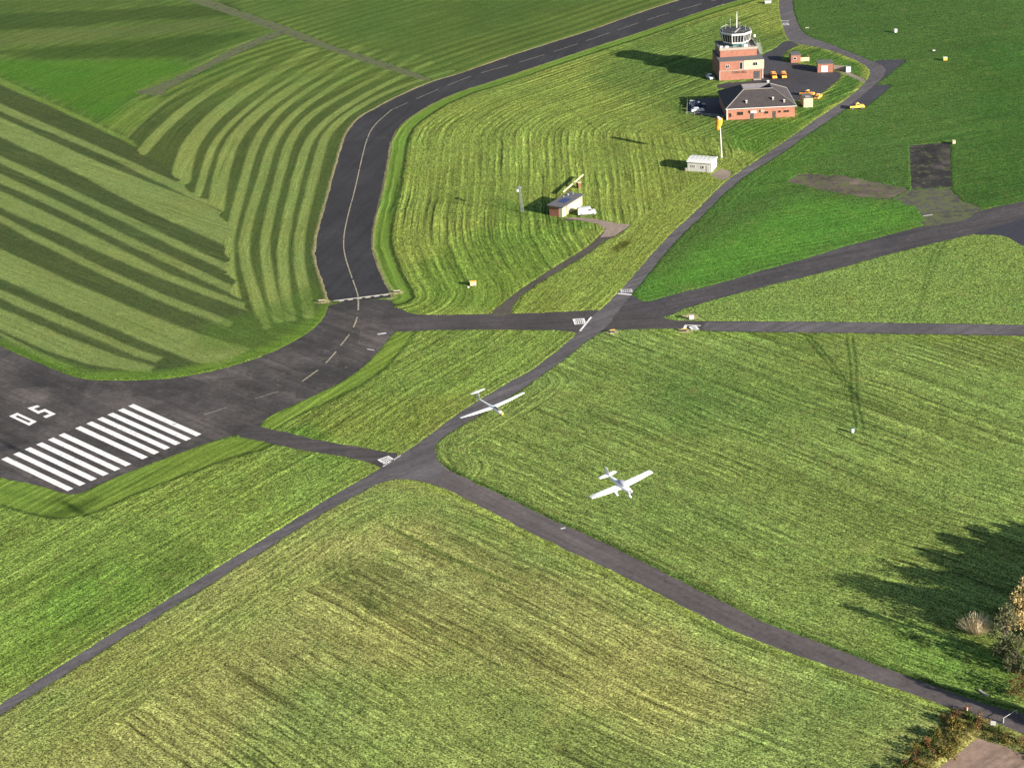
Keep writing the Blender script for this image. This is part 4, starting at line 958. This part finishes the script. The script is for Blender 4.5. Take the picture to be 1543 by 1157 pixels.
# ------------------------------------------------------------------ small field furniture
def marker(px, label, w_, d_, h, body, cap, rot=0, name='marker_board', cat='marker', legs=True):
    c = g(*px); t_ = thing(name, label, cat, (c[0], c[1], 0), rot)
    MB().box((0, 0, h/2+(.25 if legs else 0)), (w_, d_, h)).build('body', M[body], t_, bevel=.03)
    MB().box((0, 0, h+(.25 if legs else 0)+.04), (w_*1.12, d_*1.2, .08)).build('cap', M[cap], t_)
    if legs:
        for s in (-1, 1): MB().box((s*w_*.38, 0, .14), (.1, .1, .3)).build('leg', M['darkm'], t_)
    return t_
marker((713, 431), 'squat cream box standing in the mown field near the taxiway end', 1.6, .9, 1.0, 'cream', 'yellow', R(6), 'marker_box', 'box')
marker((706, 434), 'tiny white block beside the squat cream box', .5, .5, .3, 'white', 'white', 0, 'marker_block', 'block', False)
marker((1284.5, 652.5), 'small pale blue-white cabinet alone at the end of the wheel tracks', .6, .55, .9, 'carwhite', 'teal', R(10), 'field_cabinet', 'cabinet')
marker((1349, 50), 'small white marker alone on the dark green grass at top right', 1.0, .9, 1.1, 'white', 'white', R(20))
marker((1407, 78), 'faint small white marker left of the orange one', .9, .6, .3, 'white', 'pale')
marker((1424, 92), 'small orange and white marker on the green grass at top right', 1.3, .9, 1.0, 'dayglo', 'white')
marker((1437, 217.5), 'small pale yellow marker at the corner of the dark square slab', .9, .9, .9, 'cream', 'cream')
marker((1216, 43), 'flat white marker in the grass right of the tower road', 1.2, .6, .25, 'white', 'pale', 0, 'marker_board', 'marker', False)
marker((1157, 6), 'long white box on the grass at the top edge left of the tower road', 2.4, 1.0, .8, 'white', 'white', R(0), 'equipment_box', 'box')
marker((1157, 125), 'small pale bin on the ground at the tower front corner', .9, .6, .7, 'pale', 'white', R(20), 'bin', 'bin', False)
marker((1042, 482), 'white sign box on gravel at the north side of the perimeter road', 1.1, .6, 1.1, 'white', 'pale', R(-5), 'sign_box', 'sign')
marker((1031, 500.5), 'low dark sign on gravel at the south side of the perimeter road', 1.2, .3, .6, 'darkm', 'yellow', R(-5), 'sign_box', 'sign')
marker((923, 502), 'low dark sign in its gravel patch nearest the road junction', 1.1, .3, .6, 'darkm', 'yellow', R(10), 'sign_box', 'sign')
marker((485, 456), 'low dark holding sign with pale top left of the taxiway', 1.5, .35, .4, 'darkm', 'cream', R(5), 'holding_sign', 'sign')
marker((598, 441.5), 'low dark holding sign with pale top right of the taxiway', 1.5, .35, .4, 'darkm', 'cream', R(5), 'holding_sign', 'sign')

# ------------------------------------------------------------------ aircraft
def airfoil(ch, th, n=9):
    up = [(ch*(1-math.cos(math.pi*k/n))/2) for k in range(n+1)]
    yt = lambda x: 5*th*ch*(.2969*math.sqrt(max(x/ch, 0))-.126*x/ch-.3516*(x/ch)**2+.2843*(x/ch)**3-.1015*(x/ch)**4)
    return [(x, yt(x)*1.15) for x in up[::-1]]+[(x, -yt(x)*.6) for x in up[1:-1]]
def wing(stations, th=.14):
    """stations: (x_lead, y, z, chord); nose towards +x"""
    return MB().loft([[(xl-p[0], y, z+p[1]) for p in airfoil(ch, th)] for xl, y, z, ch in stations])
def fus(stations, n=16):
    return MB().loft([[(x, ry*math.cos(2*math.pi*k/n), zc+rz_*math.sin(2*math.pi*k/n)) for k in range(n)] for x, zc, ry, rz_ in stations])
def place(t_, L, Rr, h, pitch, bank):
    a, b_ = g(*L, h), g(*Rr, h); mid = (a+b_)/2; v_ = b_-a
    wing_ang = math.atan2(v_[1], v_[0])         # from picture-left tip to picture-right tip
    head = wing_ang-math.pi/2                    # nose points down and right in the picture
    t_.location = (mid[0], mid[1], h); t_.rotation_euler = Euler((bank, pitch, head), 'XYZ'); return np.hypot(*v_)
# glider
hG = 45
t_ = thing('glider', 'white T-tailed glider with long slender wings flying over the access road', 'glider')
sp = place(t_, (693.5, 633), (790, 595), hG, R(4), 0); s2 = sp/2; k = s2/7.5
dz = s2*math.tan(R(3.5))
wing([(.15*k,-s2,dz,.42*k),(.42*k,-s2*.55,dz*.55,.80*k),(.5*k,0,0,1.02*k),(.42*k,s2*.55,dz*.55,.80*k),(.15*k,s2,dz,.42*k)]).build('wing', M['gelcoat'], t_, smooth=True)
fus([(2.9*k,-.2,.05,.05),(2.7*k,-.18,.22*k,.25*k),(2.0*k,-.1,.34*k,.42*k),(1.1*k,-.02,.36*k,.5*k),(.2*k,-.05,.33*k,.42*k),(-.9*k,0,.2*k,.24*k),(-3.0*k,.08,.12*k,.14*k),(-4.3*k,.12,.09*k,.13*k),(-4.55*k,.14,.04,.06)]).build('fuselage', M['gelcoat'], t_, smooth=True)
fus([(2.3*k,.12,.16*k,.12*k),(1.8*k,.22,.27*k,.22*k),(1.1*k,.3,.3*k,.24*k),(.5*k,.24,.22*k,.18*k),(.2*k,.18,.05,.05)], 12).build('canopy', plain('canopy_glass', (.10, .09, .06), .1, .1, spec=.6), t_, smooth=True)
fus([(2.95*k,-.2,.06,.06),(2.75*k,-.18,.235*k,.265*k),(2.6*k,-.17,.26*k,.30*k)], 12).build('nose_flash', M['dayglo'], t_, smooth=True)
MB().loft([[(-3.5*k-p[0], p[1]*.8, .15) for p in airfoil(1.05*k, .10)], [(-4.0*k-p[0], p[1]*.8, 1.5*k) for p in airfoil(.75*k, .10)]]).build('fin', M['gelcoat'], t_, smooth=True)
wing([(-4.1*k,-1.7*k,1.5*k,.40*k),(-3.95*k,0,1.5*k,.62*k),(-4.1*k,1.7*k,1.5*k,.40*k)], .1).build('tailplane', M['gelcoat'], t_, smooth=True)
MB().tube((.1, -.06, -.42*k), (.1, .06, -.42*k), .2, n=12).build('wheel', M['tyre'], t_)
# light aircraft
t_ = thing('light_aircraft', 'white low-winged light aircraft with spatted wheels flying over the large field', 'aircraft')
sp = place(t_, (890, 752.5), (981.5, 713), hG, R(8), 0); s2 = sp/2; k = s2/5.8
dz = s2*math.tan(R(3))
wing([(.35*k,-s2,dz,.85*k),(.55*k,-s2*.45,dz*.45,1.15*k),(.62*k,0,0,1.35*k),(.55*k,s2*.45,dz*.45,1.15*k),(.35*k,s2,dz,.85*k)]).build('wing', M['gelcoat'], t_, smooth=True)
fus([(2.1*k,.1,.12,.12),(2.0*k,.1,.3*k,.28*k),(1.5*k,.1,.42*k,.4*k),(.7*k,.15,.52*k,.5*k),(-.3*k,.18,.5*k,.5*k),(-1.2*k,.22,.34*k,.36*k),(-2.6*k,.3,.17*k,.2*k),(-3.5*k,.36,.06,.1)]).build('fuselage', M['gelcoat'], t_, smooth=True)
fus([(.95*k,.55,.3*k,.1*k),(.5*k,.68,.42*k,.32*k),(-.1*k,.72,.42*k,.34*k),(-.7*k,.6,.3*k,.2*k),(-1.0*k,.5,.05,.05)], 12).build('canopy', plain('tinted_canopy', (.22, .22, .27), .15, .1, spec=.6), t_, smooth=True)
MB().loft([[(-2.5*k-p[0], p[1]*.8, .4) for p in airfoil(1.1*k, .10)], [(-3.1*k-p[0], p[1]*.8, 1.4*k) for p in airfoil(.5*k, .10)]]).build('fin', M['gelcoat'], t_, smooth=True)
wing([(-2.75*k,-1.6*k,.35,.55*k),(-2.55*k,0,.35,.8*k),(-2.75*k,1.6*k,.35,.55*k)], .1).build('tailplane', M['gelcoat'], t_, smooth=True)
for s in (-1, 1):
    lg_ = MB().tube((.15*k, s*.6*k, -.1), (.1*k, s*1.1*k, -.75*k), .06).build('undercarriage_leg', M['gelcoat'], t_)
    fus([(.65*k,-.8*k,.05,.06),(.4*k,-.8*k,.16*k,.22*k),(0,-.78*k,.17*k,.26*k),(-.5*k,-.72*k,.05,.08)], 10).build('wheel_spat', M['gelcoat'], lg_, smooth=True).location = (0, s*1.1*k, 0)
lg_ = MB().tube((1.7*k, 0, 0), (1.8*k, 0, -.65*k), .06).build('nose_leg', M['gelcoat'], t_)
fus([(2.2*k,-.7*k,.05,.06),(2.0*k,-.7*k,.15*k,.2*k),(1.7*k,-.67*k,.15*k,.22*k),(1.35*k,-.64*k,.05,.06)], 10).build('wheel_spat', M['gelcoat'], lg_, smooth=True)
b = MB(); b.box((2.17*k, 0, .1), (.05, .14, 1.75*k), M=Matrix.Rotation(R(35), 4, 'X')); b.build('propeller', M['darkm'], t_)

# ------------------------------------------------------------------ trees and bushes at the right
def leaf_cloud(centres, radii, n_per, size, flat=.8):
    cs = np.asarray(centres); rs = np.asarray(radii); P = []
    for c_, r_ in zip(cs, rs):
        n = int(n_per*r_*r_); v = rng.normal(0, 1, (n, 3)); v /= np.linalg.norm(v, axis=1)[:, None]
        rad = r_*(.35+.65*rng.random(n)**.45)*(1+.25*rng.normal(0, 1, n).clip(-1, 1)); p = c_+v*rad[:, None]*np.array([1, 1, flat]); P.append(p)
    P = np.vstack(P); n = len(P)
    a = rng.normal(0, 1, (n, 3)); a /= np.linalg.norm(a, axis=1)[:, None]; b_ = np.cross(a, rng.normal(0, 1, (n, 3))); b_ /= np.linalg.norm(b_, axis=1)[:, None]
    s = (size*(.6+.8*rng.random(n)))[:, None]
    V = np.stack([P-a*s, P+b_*s*.5, P+a*s, P-b_*s*.5], 1).reshape(-1, 3)
    return V, n
def leaf_mesh(name, V, n, mat):
    m_ = bpy.data.meshes.new(name); m_.vertices.add(4*n); m_.vertices.foreach_set('co', V.astype(np.float32).ravel())
    m_.loops.add(4*n); m_.loops.foreach_set('vertex_index', np.arange(4*n, dtype=np.int32)); m_.polygons.add(n)
    m_.polygons.foreach_set('loop_start', np.arange(0, 4*n, 4, dtype=np.int32))
    try: m_.polygons.foreach_set('loop_total', np.full(n, 4, np.int32))
    except Exception: pass
    m_.update(calc_edges=True); m_.materials.append(mat); return m_
LM = dict(gold=leafmat('golden_leaves', S(214, 188, 136, .85), S(166, 146, 96, .75)), grey=leafmat('grey_green_leaves', S(150, 150, 112, .5), S(96, 104, 62, .5)),
          rust=leafmat('rust_leaves', S(160, 116, 74, .5), S(112, 88, 52, .5)), green=leafmat('green_leaves', S(92, 112, 48, .5), S(60, 78, 34, .5)),
          straw=leafmat('straw_blades', S(216, 200, 170, 1.0), S(180, 166, 130, .9)), hedge=leafmat('hedge_leaves', S(160, 140, 72, .55), S(110, 112, 54, .5)))
bark = plain('bark', S(96, 84, 72, .5), .9, .2)
def tree(xy, h, rc, mat, label, lean=0, clumps=26, dens=46, size=.30, group='trees at the right edge of the field', cat='tree', name='autumn_tree', low=.26):
    t_ = thing(name, label, cat, (xy[0], xy[1], 0), rng.random()*6.28, group)
    b = MB(); th_ = h*.42; b.tube((0, 0, 0), (0.1, 0, th_), h*.028, h*.018); cs, rs = [], []
    for k in range(clumps):
        z = h*(low+(.94-low)*((k+.5)/clumps)); rr_ = rc*math.sqrt(max(.05, 1-((z/h-.48)/.52)**2)); a_ = k*2.4+rng.random(); q_ = rr_*(.25+.7*rng.random())
        p = (q_*math.cos(a_), q_*math.sin(a_), z); r0 = rc*(.24+.2*rng.random())*(1.1-.45*z/h); cs.append(p); rs.append(r0)
        if k % 2 == 0: b.tube((0, 0, min(th_, z*.6)), p, h*.010, h*.003, 5)
    b.tube((.1, 0, th_), (0, 0, h*.9), h*.018, h*.004)
    b.build('trunk', bark, t_)
    V, n = leaf_cloud(cs, rs, dens, size*.85)
    m_ = leaf_mesh('crown', V, n, LM[mat]); o = bpy.data.objects.new('crown', m_); col.objects.link(o); o.parent = t_; return t_
SV = np.array([math.cos(SUN_AZ), math.sin(SUN_AZ)])
def back(px, h): return g(*px)+SV*h/math.tan(SUN_EL)       # tree whose tip's shade lands on px
# visible at the frame edge
tree(g(1556, 962), 12.9, 4.9, 'gold', 'golden autumn tree at the right edge with the brightest crown', clumps=60, size=.27)
tree(g(1511, 990), 11.0, 2.7, 'grey', 'small grey-green bushy tree just left of the golden tree', size=.24, dens=90, clumps=34, low=.1)
tree(g(1530, 1013), 8.0, 2.4, 'grey', 'pale silvery bush below the golden tree at the right edge', size=.22, dens=90, low=.08, cat='bush', name='silvery_bush')
tree(g(1546, 1050), 3.6, 3.2, 'rust', 'low rust-brown bush beside the road at the right edge', size=.22, cat='bush', name='rusty_bush')
tree(g(1505, 940), 3.6, 1.9, 'green', 'dark low bush at the left foot of the golden tree', size=.2, cat='bush', name='dark_bush')
tree(g(1590, 930), 12, 4.6, 'gold', 'golden tree behind the brightest one at the frame edge', size=.3)
# the belt of trees beyond the frame that shades the field
tips = [((1283,868),12.5,3.4),((1326,848),12.5,3.0),((1350,822),13,3.4),((1380,800),13.5,3.6),((1425,789),13.5,3.8),((1478,785),13,3.8),((1530,778),13,4),((1590,772),13,4.2),((1450,830),12,4.5),((1520,840),12,4.5),((1400,850),12,4.2),((1350,880),11,3.2),((1470,880),11,4.5),((1600,840),12,5),((1430,910),9,3.4),((1385,950),12.5,2.6),((1430,968),12.5,2.8),((1335,1006),11.5,1.8),((1400,1026),11.0,2.0),((1440,1044),10.5,2.2)]
tips += [((x+dx, y+dy), h, rc+.6) for (x, y, h, rc, dx, dy) in [(p_[0][0], p_[0][1], p_[1], p_[2], 38, 6) for p_ in tips[1:15]]]+[((1500,900),11,4.5),((1540,880),11,4.5),((1380,905),9,3.0),((1560,820),12,5),((1640,790),13,5)]+[((x, y), 13, 5.2) for x, y in ((1400,818),(1440,812),(1480,806),(1390,842),(1430,848),(1470,850),(1510,860),(1400,874),(1440,884),(1480,905),(1520,925),(1550,850),(1580,900),(1410,835),(1450,830),(1460,795),(1500,812),(1500,845),(1540,830),(1420,862),(1455,872),(1490,882),(1530,895),(1440,905),(1490,930),(1530,945),(1380,880))]
tips = [((p_[0][0]+(40 if q_ == 0 else 20 if q_ < 13 else 26 if q_ < 20 else 45), p_[0][1]+(4 if 0 < q_ < 13 else 10)), p_[1], p_[2]) for q_, p_ in enumerate(tips)]
proto = None
for n_, (p, h, rc) in enumerate(tips):
    xy = back(p, h)
    if proto is None or n_ in (4,):
        proto = tree(xy, h, rc, 'green', 'leafy tree of the belt beyond the right edge of the picture', clumps=60, dens=75, size=.40, low=.08, group='belt of trees beyond the right edge', name='belt_tree'); ph, prc = h, rc
    else:
        o = proto.copy(); col.objects.link(o); o.location = (xy[0], xy[1], 0); o.rotation_euler = (0, 0, rng.random()*6.28); o.scale = (rc/prc, rc/prc, h/ph)
        for ch in proto.children:
            d_ = ch.copy(); col.objects.link(d_); d_.parent = o
# pale bare bush
c = g(1470, 955); t_ = thing('dry_bush', 'pale dry bush of spreading bare stems on the shaded grass', 'bush', (c[0], c[1], 0))
V = []
for k in range(520):
    a_ = rng.random()*6.28; el = R(25+60*rng.random()); L_l = 2.4+1.8*rng.random(); p0 = np.array([.25*math.cos(a_), .25*math.sin(a_), 0]); p1 = p0+L_l*np.array([math.cos(el)*math.cos(a_), math.cos(el)*math.sin(a_), math.sin(el)])
    s_ = np.array([-math.sin(a_), math.cos(a_), 0])*.035; V += [p0-s_, p0+s_, p1+s_*.6, p1-s_*.6]
o = bpy.data.objects.new('stems', leaf_mesh('stems', np.array(V), 520, LM['straw'])); col.objects.link(o); o.parent = t_
# hedge bank (two arms), clumps along a polyline
def hedge(P, h, w_, label, mats, name='hedge'):
    L = resample(gp(P), .9, False); o0 = L[0]; t_ = thing(name, label, 'hedge', (o0[0], o0[1], 0))
    for mi, mname in enumerate(mats):
        cs, rs = [], []
        for k, p in enumerate(L):
            for j in range(3):
                if rng.random() < .62/len(mats)*1.6: cs.append((*(p-o0+rng.normal(0, w_, 2)), .35+rng.random()*h*.6)); rs.append(.35+.5*rng.random())
        V, n = leaf_cloud(cs, rs, 170, .16); o = bpy.data.objects.new('foliage', leaf_mesh('foliage', V, n, LM[mname])); col.objects.link(o); o.parent = t_
hedge([(1438,1078),(1420,1100),(1395,1128),(1365,1160),(1320,1200)], 1.9, .8, 'overgrown autumn hedge running down left from the road to the bottom edge', ('hedge', 'rust', 'green'))
hedge([(1446,1078),(1470,1090),(1500,1108),(1540,1126),(1600,1150)], 1.5, .8, 'rough brown and green hedge between the road and the bare soil', ('hedge', 'green', 'rust'))
hedge([(1452,1095),(1440,1110),(1425,1132),(1400,1160)], .9, .9, 'low straw-coloured scrub beside the bare soil', ('hedge', 'hedge'), 'scrub')
# white sign, posts, barrier and plank by the road
c = g(1496, 1097); t_ = thing('white_sign', 'small white sign board on two legs beside the road at bottom right', 'sign', (c[0], c[1], .1), R(-20))
MB().box((0, 0, .95), (.85, .1, .75)).build('board', M['white'], t_)
for s in (-1, 1): MB().box((s*.25, .02, .35), (.08, .08, .7)).build('leg', M['white'], t_)
for k, (px, py) in enumerate(((1457,1076),(1463.5,1078.5),(1469,1081),(1475,1083))):
    c = g(px, py); t_ = thing('marker_post', ('short white post at the left end of the row by the hedge, the tallest', 'second short white post from the left by the hedge', 'third short white post from the left by the hedge', 'short white post at the right end of the row by the hedge')[k], 'post', (c[0], c[1], .1), 0, 'white posts beside the road')
    MB().box((0, 0, .45+(.15 if k == 0 else 0)), (.18, .18, 1.0+(.3 if k == 0 else 0))).build('shaft', M['white'], t_); MB().box((0, 0, .82+(.3 if k == 0 else 0)), (.2, .2, .1)).build('band', M['lampr'], t_)
A_, B_ = g(1511, 1089), g(1532, 1076); v_ = B_-A_; ln = np.hypot(*v_)
t_ = thing('barrier_pole', 'thin grey barrier pole lying across the shaded road at bottom right', 'barrier', (A_[0], A_[1], .06), math.atan2(v_[1], v_[0]))
MB().tube((0, 0, .9), (ln, 0, .9), .045).build('pole', M['rail'], t_); MB().box((0, 0, .5), (.25, .25, 1.0)).build('stand', M['steel'], t_); MB().box((ln, 0, .45), (.12, .12, .9)).build('rest', M['steel'], t_)
A_, B_ = g(1475, 1041), g(1488, 1050); v_ = B_-A_
t_ = thing('concrete_beam', 'fallen pale concrete beam in the shaded grass beside the road', 'beam', (A_[0], A_[1], .1), math.atan2(v_[1], v_[0]))
MB().box((np.hypot(*v_)/2, 0, .15), (np.hypot(*v_), .45, .3)).build('block', M['pale'], t_, bevel=.03)
